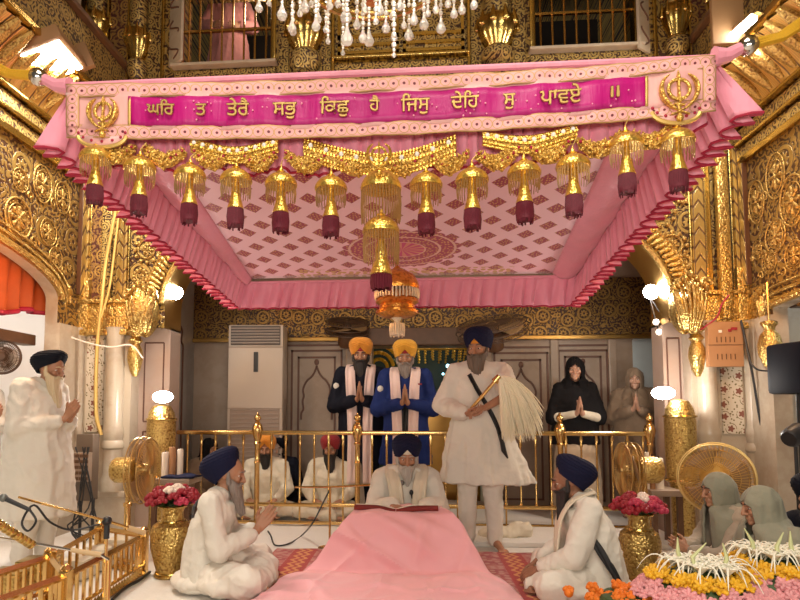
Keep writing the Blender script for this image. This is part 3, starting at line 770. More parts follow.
M['brocade'] = m_ceiling_cloth()

can = thing('canopy', 'large pink brocade canopy with ruffled crimson-edged valances stretched over the dais', 'canopy', ((FL.x+FR_.x)/2, YF, zf))
EDGE = 1
cxl0, cxl1 = hitc(128, 92).x, W(252, 281, YK).x; cxr0, cxr1 = W(640, 80, YF).x, W(552, 268, YK).x
def sag(u, v): return -.03*sin(pi*u)*sin(pi*v)
mb = MB()
def cf(u, v):
    Y = lerp(YF, YK, v); x = lerp(lerp(cxl0, cxl1, v), lerp(cxr0, cxr1, v), u); return (x, Y, cz(Y)+sag(u, v))
mb.grid(cf, 40, 30, uvf=lambda u, v: (cf(u, v)[0], cf(u, v)[1])); mb.build('ceiling_cloth', M['brocade'], can, world=True, solid=.006)
for sx in (-1, 1):                           # plain bands between brocade and valance
    mb = MB()
    def bf(u, v, sx=sx):
        Y = lerp(YF, YK, v); xi = lerp(cxl0, cxl1, v) if sx < 0 else lerp(cxr0, cxr1, v)
        o = FL.lerp(BL, v) if sx < 0 else FR_.lerp(BR, v)
        p = Vector((xi, Y, cz(Y))).lerp(Vector((o.x, Y, cz(Y)+(o.z-cz(Y))*.8)), u); p.z -= .05*sin(pi*u)+.012*sin(v*40+u*3)*u; return p
    mb.grid(bf, 10, 60); mb.build('border_cloth', M['pink'], can, world=True, solid=.006)
mb = MB()
mb.tube([FL, FR_], .018, 8); mb.tube([BL, BR], .014, 8); mb.tube([FL, BL], .012, 8); mb.tube([FR_, BR], .012, 8); mb.build('canopy_frame', M['pink'], can, world=True)

def valance(name, A, B, A2, B2, folds, amp, n=None, mt='pink', sagf=None, out=None):
    """pleated hanging: top edge A-B, bottom edge A2-B2"""
    n = n or folds*8; rows = 10; nrm = Vector(out)
    def vf(u, v):
        top = A.lerp(B, u); bot = A2.lerp(B2, u)
        if sagf: bot = bot+Vector((0, 0, sagf(u)))
        p = top.lerp(bot, v); ph = u*folds*2*pi+1.2*sin(u*folds*1.7)
        w = amp*(.25+.75*v**.8)
        p = p+nrm*(w*sin(ph))+(B-A).normalized()*(w*.45*cos(ph*1.0+.6))
        return p
    m = MB(); m.grid(vf, n, rows); o = m.build(name, M[mt], can, world=True, solid=.005)
    t = MB(); P = [vf(i/n, 1.0) for i in range(n+1)]; t.tube(P, .008, 6); t.build('valance_trim', M['crimson'], o, world=False)
    t_o = o.children[0]; Mi = mat_of(can).inverted(); me = t_o.data
    for v in me.vertices: v.co = Mi@v.co
    return o
# front, back, two sides
A2 = W(74, 150, YF); B2 = W(712, 118, YF)
lowf = lambda u: -(.045*abs(sin(u*pi*9))+.30*sin(pi*min(1, max(0, u)))**.6*.52)
valance('front_valance', W(84, 92, YF+.03), W(706, 66, YF+.03), W(84, 150, YF+.03), W(706, 122, YF+.03), 46, .018, sagf=lowf, out=(0, 1, 0))
valance('back_valance', BL, BR, W(237, 309, YK), W(574, 306, YK), 26, .03, out=(0, 1, 0), mt='pink')
valance('side_valance', FL+Vector((0, .02, 0)), BL, W(44, 146, YF), W(232, 308, YK), 30, .062, out=(-1, 0, -.12))
valance('side_valance', FR_+Vector((0, .02, 0)), BR, W(752, 112, YF), W(576, 306, YK), 30, .062, out=(1, 0, -.12))

# ---- banner
YN = YF-.07
TOP = [(66, 84), (200, 82.5), (300, 80.5), (400, 77), (500, 72), (600, 66), (716, 54)]
BOT = [(66, 137.5), (135, 139), (200, 139.5), (300, 138.5), (400, 135), (500, 130), (600, 123.5), (655, 118), (716, 111)]
PT = [(129, 97), (200, 96.5), (300, 95), (400, 92), (500, 87), (600, 80), (647, 76)]
PBm = [(129, 125.5), (200, 126), (300, 125), (400, 121.5), (500, 117), (600, 110), (647, 106)]
def m_border():
    """pale embroidered border: scallops with a dark spot in each"""
    t = NT('embroidered_border'); uv = t.sep(t.coord('UV')); x, y = uv[0], uv[1]
    per = .052; u = t.math('SUBTRACT', t.math('FRACT', t.math('DIVIDE', x, per)), .5)
    ux = t.math('MULTIPLY', u, per); vy = t.math('SUBTRACT', y, .036)
    r = t.math('SQRT', t.math('ADD', t.math('MULTIPLY', ux, ux), t.math('MULTIPLY', vy, vy)))
    dot = t.math('SUBTRACT', 1.0, t.step(r, .006, .0085))
    ring = t.math('SUBTRACT', 1.0, t.step(t.math('ABSOLUTE', t.math('SUBTRACT', r, .025)), .0012, .003))
    e = t.math('MINIMUM', y, t.math('SUBTRACT', .072, y)); ed = t.math('SUBTRACT', 1.0, t.step(e, .005, .008))
    n = t.noise(t.comb(x, y), 300, 1)
    g = t.math('MAXIMUM', ring, ed)
    c = t.mix(g, (.80, .38, .38), t.mix(n, (.42, .22, .08), (.66, .44, .2))); c = t.mix(dot, c, (.14, .02, .03))
    t.set(col=c, rough=.55, metal=t.math('MULTIPLY', g, .3)); t.bump(t.math('ADD', g, n), .4, .004); return t.mat
M['border'] = m_border()
M['banner_end'] = m_satin('pale_pink_silk', (.80, .42, .40), .45, .12, .3)
ban = thing('banner', 'long magenta and pale pink embroidered cloth banner lettered in gold across the canopy front', 'banner', W(400, 108, YN))
def band(top, bot, x0, x1, d, n=80, rows=4, wav=.006):
    m = MB()
    def fn(u, v):
        px = lerp(x0, x1, u); py = lerp(interp(px, top), interp(px, bot), v); p = W(px, py, YN-d); p.y += wav*sin(px*.09+v*2)+wav*.6*sin(px*.23); return p
    L = 645/200.0
    m.grid(fn, n, rows, uvf=lambda u, v: ((lerp(x0, x1, u)-66)/200.0, v*.072)); return m
off = lambda P, d: [(a, b+d) for a, b in P]
band(off(TOP, 9), off(BOT, -9), 66, 716, 0, rows=6).build('banner_ground', M['banner_end'], ban, world=True, solid=.006)
band(TOP, off(TOP, 13.5), 66, 716, .004).build('embroidered_edge', M['border'], ban, world=True, solid=.006)
band(off(BOT, -13.5), BOT, 66, 716, .004).build('embroidered_edge', M['border'], ban, world=True, solid=.006)
for x0, x1 in ((66, 79), (703, 716)):
    m = MB(); m.grid(lambda u, v: W(lerp(x0, x1, v), lerp(interp(lerp(x0, x1, v), off(TOP, 11)), interp(lerp(x0, x1, v), off(BOT, -11)), u), YN-.009), 20, 3, uvf=lambda u, v: (u*.19, v*.072))
    m.build('embroidered_edge', M['border'], ban, world=True, solid=.005)
for a, b in (((129, 129.6), 0), ((646.4, 647), 1)):
    m = MB(); m.grid(lambda u, v: W(lerp(a[0]-1, a[1]+1, u), lerp(interp(a[0], PT), interp(a[0], PBm), v), YN-.012), 2, 6); m.build('gold_piping', M['gold_thread'], ban, world=True, solid=.005)
for cx, cy in ((102, 136), (676, 112)):      # rounded flaps under the emblems
    m = MB()
    pts = [W(cx+24*cos(pi*i/14), cy+9*sin(pi*i/14)*1.25, YN-.008) for i in range(15)]
    m.add([W(cx, cy, YN-.008)]+pts, [(0, i+1, i+2) for i in range(14)])
    for i in range(1, 14, 2): m.ell(pts[i]+Vector((0, -.004, .03)), (.006, .003, .006), nu=8, nv=6, m=1)
    m.build('rounded_flap', [M['banner_end'], M['crimson']], ban, world=True, solid=.004)
    m = MB(); m.tube(pts, .011, 6); m.build('gold_piping', M['gold_thread'], ban, world=True)
# stars scattered over the magenta
m = band(PT, PBm, 129, 647, .006)
for k in range(70):
    px = random.uniform(134, 643); py = lerp(interp(px, PT), interp(px, PBm), random.uniform(.1, .9)); p = W(px, py, YN-.014); r = random.uniform(.0018, .0036)
    m.ell(p, (r, .002, r), nu=6, nv=4, m=1)
m.build('magenta_panel', [M['magenta'], M['pink']], ban, world=True, solid=.004)

def khanda(mb, c, s, th):
    """double-edged sword, ring and two crossed curved blades, height 2s"""
    c = Vector(c); X = Vector((1, 0, 0)); Zv = Vector((0, 0, 1))
    P = lambda x, z, d=0: c+X*x*s+Zv*z*s+Vector((0, -d, 0))
    mb.tube([P(0, .95), P(0, .7), P(0, .2), P(0, -.35)], [th*.3, th*1.5, th*1.0, th*1.5], 8, 0, True, .5)
    mb.tube([P(0, -.35), P(0, -.95)], th*.8, 8); mb.tube([P(-.2, -.42), P(.2, -.42)], th*.7, 8); mb.ell(P(0, -.95), th*1.6, nu=8, nv=6)
    mb.tube([P(.40*cos(2*pi*i/28), .18+.40*sin(2*pi*i/28), .004) for i in range(29)], th*.75, 6)
    for k in (-1, 1):
        pts = [P(k*x, z, .008) for x, z in ((.34, .78), (.58, .55), (.68, .2), (.6, -.15), (.36, -.48), (0, -.70), (-.34, -.84))]
        pts = smoothpath(pts, 4); n = len(pts)
        mb.tube(pts, [th*(.35+1.5*sin(pi*min(1, (i/n)*1.25))**.8*(1 if i/n < .8 else .5)) if i/n < .8 else th*.7 for i in range(n)], 8, 0, True, .5)
for px, py, h in ((103, 115, 22), (679, 94, 25)):
    m = MB(); khanda(m, W(px, py, YN-.02), h/200, .0115); m.build('emblem', M['gold_cloth'], ban, world=True)

# lettering
WORDS = [('ਘਿਰ', 147, 174), ('ਤ', 196, 206), ('ਤੇਰੈ', 227, 249), ('ਸਭੁ', 273, 296.5), ('ਿਕਛੁ', 320, 349), ('ਹੈ', 369.5, 379.5),
         ('ਿਜਸੁ', 401, 429.5), ('ਦੇਿਹ', 451, 478.5), ('ਸੁ', 503.5, 515), ('ਪਾਵਏ', 540, 581), ('॥', 611, 619)]
REF = {}
def text_mesh(s):
    cu = bpy.data.curves.new('letters', 'FONT'); cu.body = s; cu.size = 1; cu.extrude = .03; cu.offset = 0
    o = bpy.data.objects.new('letters', cu); COL.objects.link(o)
    dg = bpy.context.evaluated_depsgraph_get(); dg.update()
    me = bpy.data.meshes.new_from_object(o.evaluated_get(dg)); bpy.data.objects.remove(o); return me
for wd, x0, x1 in WORDS:
    me = text_mesh(wd); vs = me.vertices
    if not len(vs): continue
    a = min(v.co.x for v in vs); b = max(v.co.x for v in vs)
    pc = (x0+x1)/2; s = (x1-x0)/(b-a)               # px per em
    hs = min(s, 21.0) if wd != '॥' else 17
    head = interp(pc, PT)+7.2; slope = (interp(pc+20, PT)-interp(pc-20, PT))/40
    q = []
    for v in vs:
        px = x0+(v.co.x-a)*s; py = head-(v.co.y-.62)*hs*1.0+slope*(px-pc)
        q.append((px, py, v.co.z))
    mm = MB()
    for ex, ey, ed in ((-.35, 0, 0), (.35, 0, .0008), (0, .4, .0016)):
        mm.add([W(a_+ex, b_+ey, YN-.026-ed)-Vector((0, c_*.15, 0)) for a_, b_, c_ in q], [tuple(p.vertices) for p in me.polygons]); o = mm.build('lettering', M['gold_thread'], ban, world=True, smooth=False, rec=False)
# ---- corner ties
for (px, py), (qx, qy), (rx, ry), nm in (((70, 87), (44, 79), (-14, 62), 'beside the flood light'), ((714, 57), (741, 48), (806, 20), 'below the white tube light')):
    sx = -1 if px < 400 else 1
    t = bpy.data.objects.new('corner_tie', None); COL.objects.link(t); t.parent = can
    m = MB(); a, b = W(px, py, YF-.02), W(qx, qy, YF-.02); m.tube([a, a.lerp(b, .5)+Vector((0, 0, -.015)), b], [.05, .035, .028], 10); m.build('pink_wrap', M['pink'], t, world=True)
    m = MB(); m.tube([b+(b-a).normalized()*.01, b+(b-a).normalized()*.06], .036, 12); m.ell(b+(b-a).normalized()*.035, .05, nu=12, nv=8); m.build('clamp', M['chrome'], t, world=True)
    c = W(rx, ry, YF+.3); e = b+(b-a).normalized()*.06
    m = MB()
    for k in (-1, 0, 1): m.tube([e+Vector((0, 0, k*.012)), e.lerp(c, .5)+Vector((0, k*.01, k*.016-.03)), c+Vector((0, 0, k*.02))], .017, 7)
    m.build('yellow_cord', M['yellow_cord'], t, world=True)

# ---- gilt hangings on the valance
def leaf_swag(name, p0, p1, drop, th, label, grp=None):
    t = thing(name, label, 'swag', p0.lerp(p1, .5), 0, grp)
    n = 14; m = MB(); pts = []
    for i in range(n+1):
        u = i/n; p = p0.lerp(p1, u); p = p+Vector((0, 0, -drop*sin(pi*u))); pts.append(p)
    m.tube(pts, [th*(.35+.65*sin(pi*i/n)) for i in range(n+1)], 8)
    for i in range(n+1):
        for k in range(5):
            q = random.uniform(0, 2*pi); r = th*(.4+.65*sin(pi*i/n))
            c = pts[i]+Vector((random.uniform(-.01, .01), -abs(cos(q))*r, sin(q)*r)); dd = Vector((random.uniform(-1, 1), -.5, random.uniform(-1, 1))).normalized()
            m.cap(c, c+dd*th*.55, th*.3, th*.08, 6)
    m.build('leaves', M['gold_cloth'], t, world=True)
    m = MB()
    for i in range(0, n+1, 2): m.ell(pts[i]+Vector((0, -th*.8, 0)), .008, nu=7, nv=5)
    m.build('beads', M['crimson'], t, world=True); return t
YP = YF-.03
PEND = [(96, 148), (140, 158), (190, 166), (236, 170), (281, 174), (331, 178), (426, 175), (472, 170), (524, 163), (573, 156), (626, 135), (677, 131)]
XS = [p[0] for p in PEND[:6]]+[379]+[p[0] for p in PEND[6:]]
HY_ = lambda px: interp(px, [(96, 148), (190, 155), (281, 157), (379, 163), (472, 158), (573, 146), (677, 130)])
names = ['second', 'third', 'fourth', 'fifth', 'sixth']
for i in range(len(XS)-1):
    a, b = XS[i], XS[i+1]
    if i in (0,): nm = 'next to the left end flap'
    p0 = W(a+6, HY_(a)-2, YP); p1 = W(b-6, HY_(b)-2, YP)
    leaf_swag('gold_swag', p0, p1, .055, .036, 'small gold leaf swag hung between two bell pendants under the banner', 'gold leaf swags')
def bullion(px, lab):
    pts = px; t = thing('bullion_panel', lab, 'hanging', W((pts[0][0]+pts[-1][0])/2, pts[0][1], YP))
    m = MB()
    top = smoothpath([W(x, y, YP) for x, y, h in pts], 8); hh = [h/200 for x, y, h in pts]; n = len(top)
    def fn(u, v):
        k = u*(n-1); i = min(int(k), n-2); p = top[i].lerp(top[i+1], k-i); h = interp(u, [(j/(len(hh)-1), hh[j]) for j in range(len(hh))]); q = p.copy(); q.z -= h*v; q.y -= .02*sin(pi*v); return q
    m.grid(fn, 60, 8)
    for k in range(10):
        p = fn((k+.5)/10, .33); m.ell(p+Vector((0, -.016, 0)), (.008, .005, .010), nu=8, nv=5, m=1)
    m.build('band', [M['gold_cloth'], M['white_sheet']], t, world=True, solid=.008)
    m = MB()
    for r, v in enumerate((0, .18, .5, .82, 1)):
        for k in range(46):
            p = fn((k+.5)/46, v); m.ell(p+Vector((0, -.012, 0)), (.009 if r % 2 == 0 else .007), nu=6, nv=5)
    m.build('beading', M['gold_bright'], t, world=True)
for L, lab in (([(304, 140, 20), (342, 150, 22), (379, 156, 20), (417, 150, 22), (456, 136, 20)], 'wide vee-shaped beaded gold bullion hanging in the middle of the valance'),
               ([(192, 141, 12), (235, 149, 16), (279, 141, 12)], 'beaded gold bullion hanging on the left part of the valance'),
               ([(482, 134, 12), (528, 138, 16), (576, 127, 12)], 'beaded gold bullion hanging on the right part of the valance')): bullion(L, lab)
for px, py, s, lab in ((379, 157, .080, 'large gold sword and ring emblem at the middle of the valance'), (193, 146, .045, 'small gold sword and ring emblem on the left of the valance'), (481, 138, .045, 'small gold sword and ring emblem right of the middle bullion')):
    big = s > .06; c_ = W(px, py, YP-(.21 if big else .06)); m = MB(); khanda(m, c_, s, .0085)
    if big: m.tube([c_+Vector((0, .005, .02)), c_+Vector((0, .215, .03))], .004, 6); tag(m.build('gold_emblem', M['gold_bright']), lab, 'emblem')

# ---- pendants
def fringe(mb, r, z0, L, n, th=.0028, wob=.004):
    for k in range(n):
        q = 2*pi*k/n; l = L*random.uniform(.86, 1.06)
        mb.tube([(r*cos(q), r*sin(q), z0), ((r+wob)*cos(q), (r+wob)*sin(q), z0-l*.5), (r*cos(q), r*sin(q), z0-l)], th, 4, 0, True)
def dome(mb, r, h, z, sp):
    mb.lathe([(r*1.02, z-.012), (r*1.04, z), (r*.99, z+h*.2), (r*.86, z+h*.5), (r*.6, z+h*.82), (r*.3, z+h*1.0), (r*.2, z+h*1.08), (r*.26, z+h*1.16), (r*.14, z+h*1.28), (r*.10, z+h*1.5), (1e-4, z+h*1.5+sp)], None, 24)
def bell(mb, z, h, r): mb.lathe([(r*.35, z), (r*.5, z-h*.3), (r*.62, z-h*.6), (r*1.0, z-h), (r*.8, z-h-.006)], None, 16, fn=lambda q, zz: 1+.05*sin(q*8))
def make_pendant():
    t = thing('bell_pendant', None, 'pendant', (0, 0, 0))
    m = MB(); dome(m, .080, .056, -.0, .02); m.build('dome', M['gold_bright'], t)
    m = MB(); fringe(m, .072, -.01, .085, 30, .0024); m.build('bead_fringe', M['bead'], t)
    m = MB(); bell(m, -.005, .145, .042); m.build('bell', M['gold_bright'], t)
    m = MB(); m.lathe([(.036, -.148), (.040, -.155), (.042, -.235), (.036, -.24)], None, 20, fn=lambda q, z: 1+.05*sin(q*20)); fringe(m, .037, -.15, .10, 34, .004)
    m.build('tassel', M['maroon_fringe'], t)
    m = MB(); m.tube([(0, 0, .1), (0, .03, .135)], .003, 5); m.build('hanging_cord', M['gold_thread'], t)
    return t
ORD = ['first', 'second', 'third', 'fourth', 'fifth', 'sixth']
proto = None
for i, (px, py) in enumerate(PEND):
    loc = W(px, py+10, YP-.04)
    if i < 6: lab = ('gold bell pendant with maroon tassel, %s in the row counted from the left flap' % ORD[i]) if i else 'gold bell pendant with maroon tassel hanging under the left end flap of the banner'
    else: lab = ('gold bell pendant with maroon tassel, %s from the right end of the row' % ORD[11-i]) if i < 11 else 'gold bell pendant with maroon tassel hanging under the right end flap of the banner'
    if proto is None: proto = make_pendant(); proto.location = loc; tag(proto, lab, 'pendant', 'bell pendants along the canopy front')
    else: dup(proto, loc, random.uniform(0, 6), lab)
p = W(381, 188, YP-.1)
t = thing('tiered_pendant', 'large two-tier gold pendant with long bead fringes at the middle of the row', 'pendant', p)
m = MB(); dome(m, .098, .085, 0, .03); m.build('dome', M['gold_bright'], t)
m = MB(); fringe(m, .094, -.01, .17, 40, .0026); m.build('bead_fringe', M['bead'], t)
m = MB(); dome(m, .088, .07, -.215, .0); m.build('lower_dome', M['gold_bright'], t)
m = MB(); fringe(m, .084, -.225, .15, 38, .0026); m.build('lower_bead_fringe', M['bead'], t)
m = MB(); bell(m, -.26, .17, .055); m.build('bell', M['gold_bright'], t)
m = MB(); fringe(m, .045, -.43, .075, 24, .006); m.lathe([(.04, -.42), (.045, -.43), (.043, -.49)], None, 16); m.build('tassel', M['maroon_fringe'], t)
m = MB(); m.tube([(0, 0, .12), (0, .06, .19)], .004, 5); m.build('hanging_cord', M['gold_thread'], t)
# golden umbrella ornament over the book
YU = 4.2; p = W(397, 290, YU); s = S(p)
t = thing('chhatra', 'tiered orange-gold umbrella ornament hanging below the canopy middle', 'ornament', p)
r = 22/s
m = MB(); m.lathe([(r*1.0, -.0), (r*1.03, .02), (r*.98, .05), (r*.8, .10), (r*.5, .13), (r*.2, .15), (r*.1, .17)], None, 28); m.build('dome', M['amber_gold'], t)
m = MB(); fringe(m, r*.97, 0, .07, 40, .007); m.build('bead_fringe', M['bead_white'], t)
m = MB(); m.lathe([(r*.8, -.02), (r*.85, -.06), (r*.95, -.07), (r*.98, -.09), (r*.8, -.11), (r*.82, -.14), (r*.95, -.15), (r*.96, -.17), (r*.72, -.19), (r*.3, -.2)], None, 28); m.build('lower_tiers', M['amber_gold'], t)
m = MB(); m.lathe([(r*.16, -.18), (r*.25, -.2), (r*.14, -.22), (r*.16, -.25), (r*.34, -.32), (r*.32, -.325)], None, 16); fringe(m, r*.3, -.24, .09, 18, .006); m.build('finial', M['bead_white'], t)
m = MB(); m.tube([(0, 0, .15), (0, 0, cz(YU)-p.z)], .008, 6); m.build('hanging_rod', M['gold'], t)

# ---- crystal chandelier hanging in front, its lower drops in view
t = thing('chandelier', 'crystal chandelier with tiers of pear-shaped drops hanging above the banner', 'chandelier', W(372, -120, 2.6))
m = MB(); c0 = mat_of(t).translation
for rr, dz in ((.50, .34), (.34, .20)): m.tube([c0+Vector((rr*cos(2*pi*i/40), rr*sin(2*pi*i/40), -c0.z+W(372, -30, 2.6).z+dz-.2)) for i in range(41)], .014, 8)
m.tube([c0+Vector((0, 0, -.6)), c0+Vector((0, 0, .9))], .03, 10)
for k in range(6):
    q = k*pi/3; m.tube([c0+Vector((0, 0, -.2)), c0+Vector((.5*cos(q), .5*sin(q), -c0.z+W(372, -30, 2.6).z+.14))], .01, 6)
m.build('frame', M['gold'], t, world=True)
DROPS = [(259, 6, 9), (269, 2, 6), (282, 12, 12), (292, 26, 10), (305, 5, 11), (318, 17, 9), (293, 30, 8), (316, 24, 10), (330, 4, 8), (346, 14, 13), (347, 36, 14), (326, 28, 7), (363, 36, 10), (357, 23, 9), (369, 38, 12), (380, 8, 10), (393, 14, 9), (394, 36, 8), (386, 26, 10), (409, 33, 11), (414, 18, 10), (424, 22, 11), (441, 26, 11), (436, 8, 8), (454, 12, 9), (462, 8, 9), (474, 3, 9),
         (343, 52, 5), (394, 54, 5), (328, 40, 6), (300, 12, 7), (400, 4, 9), (420, 4, 8), (365, 8, 8), (338, 2, 8), (404, 24, 7), (376, 20, 7), (312, 2, 8), (448, 2, 8), (428, 12, 7)]
for i, (px, py, h) in enumerate(DROPS):
    Y = 2.6+.35*sin(i*2.4); p = W(px, py, Y); s = S(p); L = h*1.5/s
    m = MB(); m.lathe([(1e-4, L*.55), (L*.06, L*.48), (L*.13, L*.2), (L*.27, -.08*L), (L*.30, -.22*L), (L*.22, -.38*L), (1e-4, -.46*L)], Matrix.Translation(p), 9)
    m.build('crystal_drop', M['crystal'], t, world=True, smooth=False)
m = MB()
for i, (px, py, h) in enumerate(DROPS):
    Y = 2.6+.35*sin(i*2.4); p = W(px, py, Y); L = h*1.5/S(p); zt = W(372, -30, 2.6).z+.1; zz = p.z+L*.55
    k = 0; m = MB()
    while zz < zt: m.ell((p.x, p.y, zz), .011 if k % 2 else .007, nu=7, nv=5); zz += .021; k += 1
    if k: m.build('bead_chain', M['crystal_bead'], t, world=True)
# ------------------------------------------------------------------ people
def m_skin(name, col):
    t = NT(name); co = t.coord(); n = t.noise(co, 18, 3)
    t.set(col=t.mix(n, tuple(c*.82 for c in col), col), rough=.5, sss=.08); t.b.inputs['Subsurface Radius'].default_value = (.02, .008, .004); return t.mat
M['skin'] = m_skin('skin_brown', (.43, .21, .12)); M['skin_dark'] = m_skin('skin_deep', (.30, .135, .075)); M['skin_fair'] = m_skin('skin_fair', (.56, .31, .21))
def m_hair(name, col, dark):
    t = NT(name); co = t.coord(); n = t.noise(t.vm('MULTIPLY', co, (90, 90, 9)), 1, 3)
    t.set(col=t.mix(n, dark, col), rough=.6); t.bump(n, .5, .01); return t.mat
M['beard_black'] = m_hair('black_hair', (.03, .022, .02), (.008, .006, .006)); M['beard_grey'] = m_hair('grey_hair', (.36, .30, .26), (.10, .08, .07))
M['beard_white'] = m_hair('white_hair', (.74, .62, .42), (.5, .38, .22)); M['beard_brown'] = m_hair('greying_brown_hair', (.20, .14, .10), (.05, .035, .025)); M['beard_pale'] = m_hair('pale_grey_hair', (.58, .53, .48), (.25, .22, .2))
M['kurta'] = m_cloth('white_cotton', (.74, .70, .62), .85, 240, .07, .35); M['kurta_cream'] = m_cloth('cream_cotton', (.74, .66, .52), .85, 240, .08, .35)
M['pajama'] = m_cloth('white_pajama_cotton', (.76, .71, .63), .85, 240, .07, .3)
M['navy'] = m_cloth('navy_turban_cloth', (.012, .014, .045), .8, 300, .3, .2); M['blacknavy'] = m_cloth('black_turban_cloth', (.008, .010, .018), .8, 300, .3, .2)
M['saffron'] = m_cloth('saffron_turban_cloth', (.72, .27, .025), .8, 300, .1, .2); M['yellow'] = m_cloth('yellow_turban_cloth', (.78, .37, .03), .8, 300, .1, .2)
M['red_cloth'] = m_cloth('red_turban_cloth', (.30, .015, .02), .8, 300, .2, .2); M['coat_dark'] = m_cloth('dark_navy_coat', (.010, .011, .020), .8, 200, .2, .25)
M['coat_blue'] = m_cloth('blue_coat', (.016, .032, .15), .75, 200, .2, .3); M['scarf'] = m_cloth('pale_pink_scarf', (.80, .60, .55), .8, 200, .1, .3)
M['black_cloth'] = m_cloth('black_shawl', (.010, .009, .010), .85, 200, .2, .3); M['beige'] = m_cloth('beige_cloth', (.50, .38, .26), .85, 200, .1, .3)
M['sage'] = m_cloth('grey_green_dupatta', (.27, .26, .19), .8, 200, .14, .3); M['sage_light'] = m_cloth('pale_print_cloth', (.44, .36, .27), .8, 60, .3, .3)
M['dun'] = m_cloth('dun_shawl', (.24, .16, .10), .85, 200, .2, .3); M['mauve'] = m_cloth('mauve_cloth', (.50, .20, .19), .8, 200, .15, .3)
M['eye'] = m_plain('eye_white', (.7, .66, .6), .3); M['iris'] = m_plain('iris', (.03, .015, .01), .2)
M['strap'] = m_plain('black_strap', (.01, .01, .012), .6)

def headM(P):
    y, p, r = P.get('hrot', (0, 0, 0)); return Matrix.Translation(P['head'])@Euler((R(p), R(r), R(y)), 'XYZ').to_matrix().to_4x4()
def head_shape(mb, H):
    def e(c, r, **k): mb.ell(H@Vector(c), r, H.to_3x3().to_4x4(), **k)
    def cp(a, b, ra, rb): mb.cap(H@Vector(a), H@Vector(b), ra, rb, 10)
    e((0, .008, .015), (.077, .098, .108), nu=22, nv=16); e((0, -.030, -.055), (.056, .060, .062), nu=16, nv=12)
    e((0, -.078, -.092), (.024, .022, .022)); cp((-.034, -.086, .030), (.034, -.086, .030), .013, .013)
    for s in (-1, 1):
        e((s*.036, -.072, -.022), (.026, .022, .024)); e((s*.079, .008, -.005), (.010, .020, .031)); cp((s*.004, -.100, -.034), (s*.013, -.096, -.036), .009, .008)
    for s in (-1, 1): e((s*.031, -.074, .015), (.018, .014, .008)); e((s*.031, -.074, -.010), (.016, .012, .006))
    cp((0, -.092, .022), (0, -.116, -.030), .009, .013); cp((-.018, -.089, -.058), (.018, -.089, -.058), .008, .008); cp((-.016, -.088, -.069), (.016, -.088, -.069), .009, .009)
def hand_shape(mb, w, f, n, s, curl=(8, 10, 8), sp=.0, k=1.0):
    """palm with four unequal fingers bent towards the palm normal n and a thumb on side s"""
    w = Vector(w); f = Vector(f).normalized(); n = (Vector(n)-f*Vector(n).dot(f)).normalized(); s = Vector(s); s = (s-f*s.dot(f)-n*s.dot(n)).normalized()
    offs = (.034, .0118, -.0108, -.033); Ls = (.070, .079, .073, .057)
    for o, L in zip(offs, Ls):
        a = w+s*o*.55*k; b = w+f*(.088-.1*abs(o))*k+s*o*k; mb.cap(a, b, .014*k, .0115*k, 9)
        d = (f+s*o*sp*10).normalized(); p = b; rr = .0086*k
        for q, (fr, c) in enumerate(zip((.45, .32, .23), curl)):
            d = (d*cos(R(c))+n*sin(R(c))).normalized(); e = p+d*L*fr*k; mb.cap(p, e, rr, rr*.9, 8); p = e; rr *= .9
    a = w+f*.022*k+s*.020*k+n*.004; b = a+(f*.55+s*.75+n*.25).normalized()*.042*k; c = b+(f*.85+s*.30+n*.25).normalized()*.032*k; d = c+(f*.95+s*.05+n*.2).normalized()*.026*k
    mb.cap(a, b, .015*k, .012*k, 9); mb.cap(b, c, .0115*k, .0105*k, 9); mb.cap(c, d, .0105*k, .0085*k, 9)

STAND = dict(pel=(0, 0, .95), waist=(0, 0, 1.10), chest=(0, .0, 1.30), neck=(0, .01, 1.47), head=(0, -.015, 1.625),
             sh=[(.185, .01, 1.42), (-.185, .01, 1.42)], el=[(.265, -.02, 1.14), (-.265, -.02, 1.14)], wr=[(.26, -.12, .90), (-.26, -.12, .90)],
             hip=[(.095, 0, .92), (-.095, 0, .92)], kn=[(.10, -.02, .50), (-.10, -.02, .50)], an=[(.11, .02, .08), (-.11, .02, .08)], toe=[(.13, -.15, .025), (-.13, -.15, .025)])
SIT = dict(pel=(0, .04, .13), waist=(0, .05, .28), chest=(0, .01, .48), neck=(0, -.015, .655), head=(0, -.05, .80),
           sh=[(.185, -.005, .60), (-.185, -.005, .60)], el=[(.27, -.06, .33), (-.27, -.06, .33)], wr=[(.16, -.28, .24), (-.16, -.28, .24)],
           hip=[(.09, .03, .12), (-.09, .03, .12)], kn=[(.34, -.27, .12), (-.34, -.27, .12)], an=[(-.08, -.34, .07), (.08, -.38, .06)], toe=[(-.19, -.36, .05), (.19, -.40, .05)])
def pose(base, **kw):
    P = {k: (list(v) if isinstance(v, list) else v) for k, v in base.items()}; P.update(kw); return P
def pray(P, z, y=-.30, tilt=.55, el=None):
    """palms pressed together in front of the chest"""
    P['wr'] = [(.030, y, z), (-.030, y, z)]
    if el: P['el'] = [(el[0], el[1], el[2]), (-el[0], el[1], el[2])]
    f = Vector((0, -tilt, 1)).normalized(); s = Vector((0, 1, tilt)).normalized()
    P['hand'] = [dict(w=(.020, y-.012, z+.02), f=f+Vector((-.09, 0, 0)), n=(-1, 0, 0), s=s, curl=(2, 2, 2)), dict(w=(-.020, y-.012, z+.02), f=f+Vector((.09, 0, 0)), n=(1, 0, 0), s=s, curl=(2, 2, 2))]
    return P
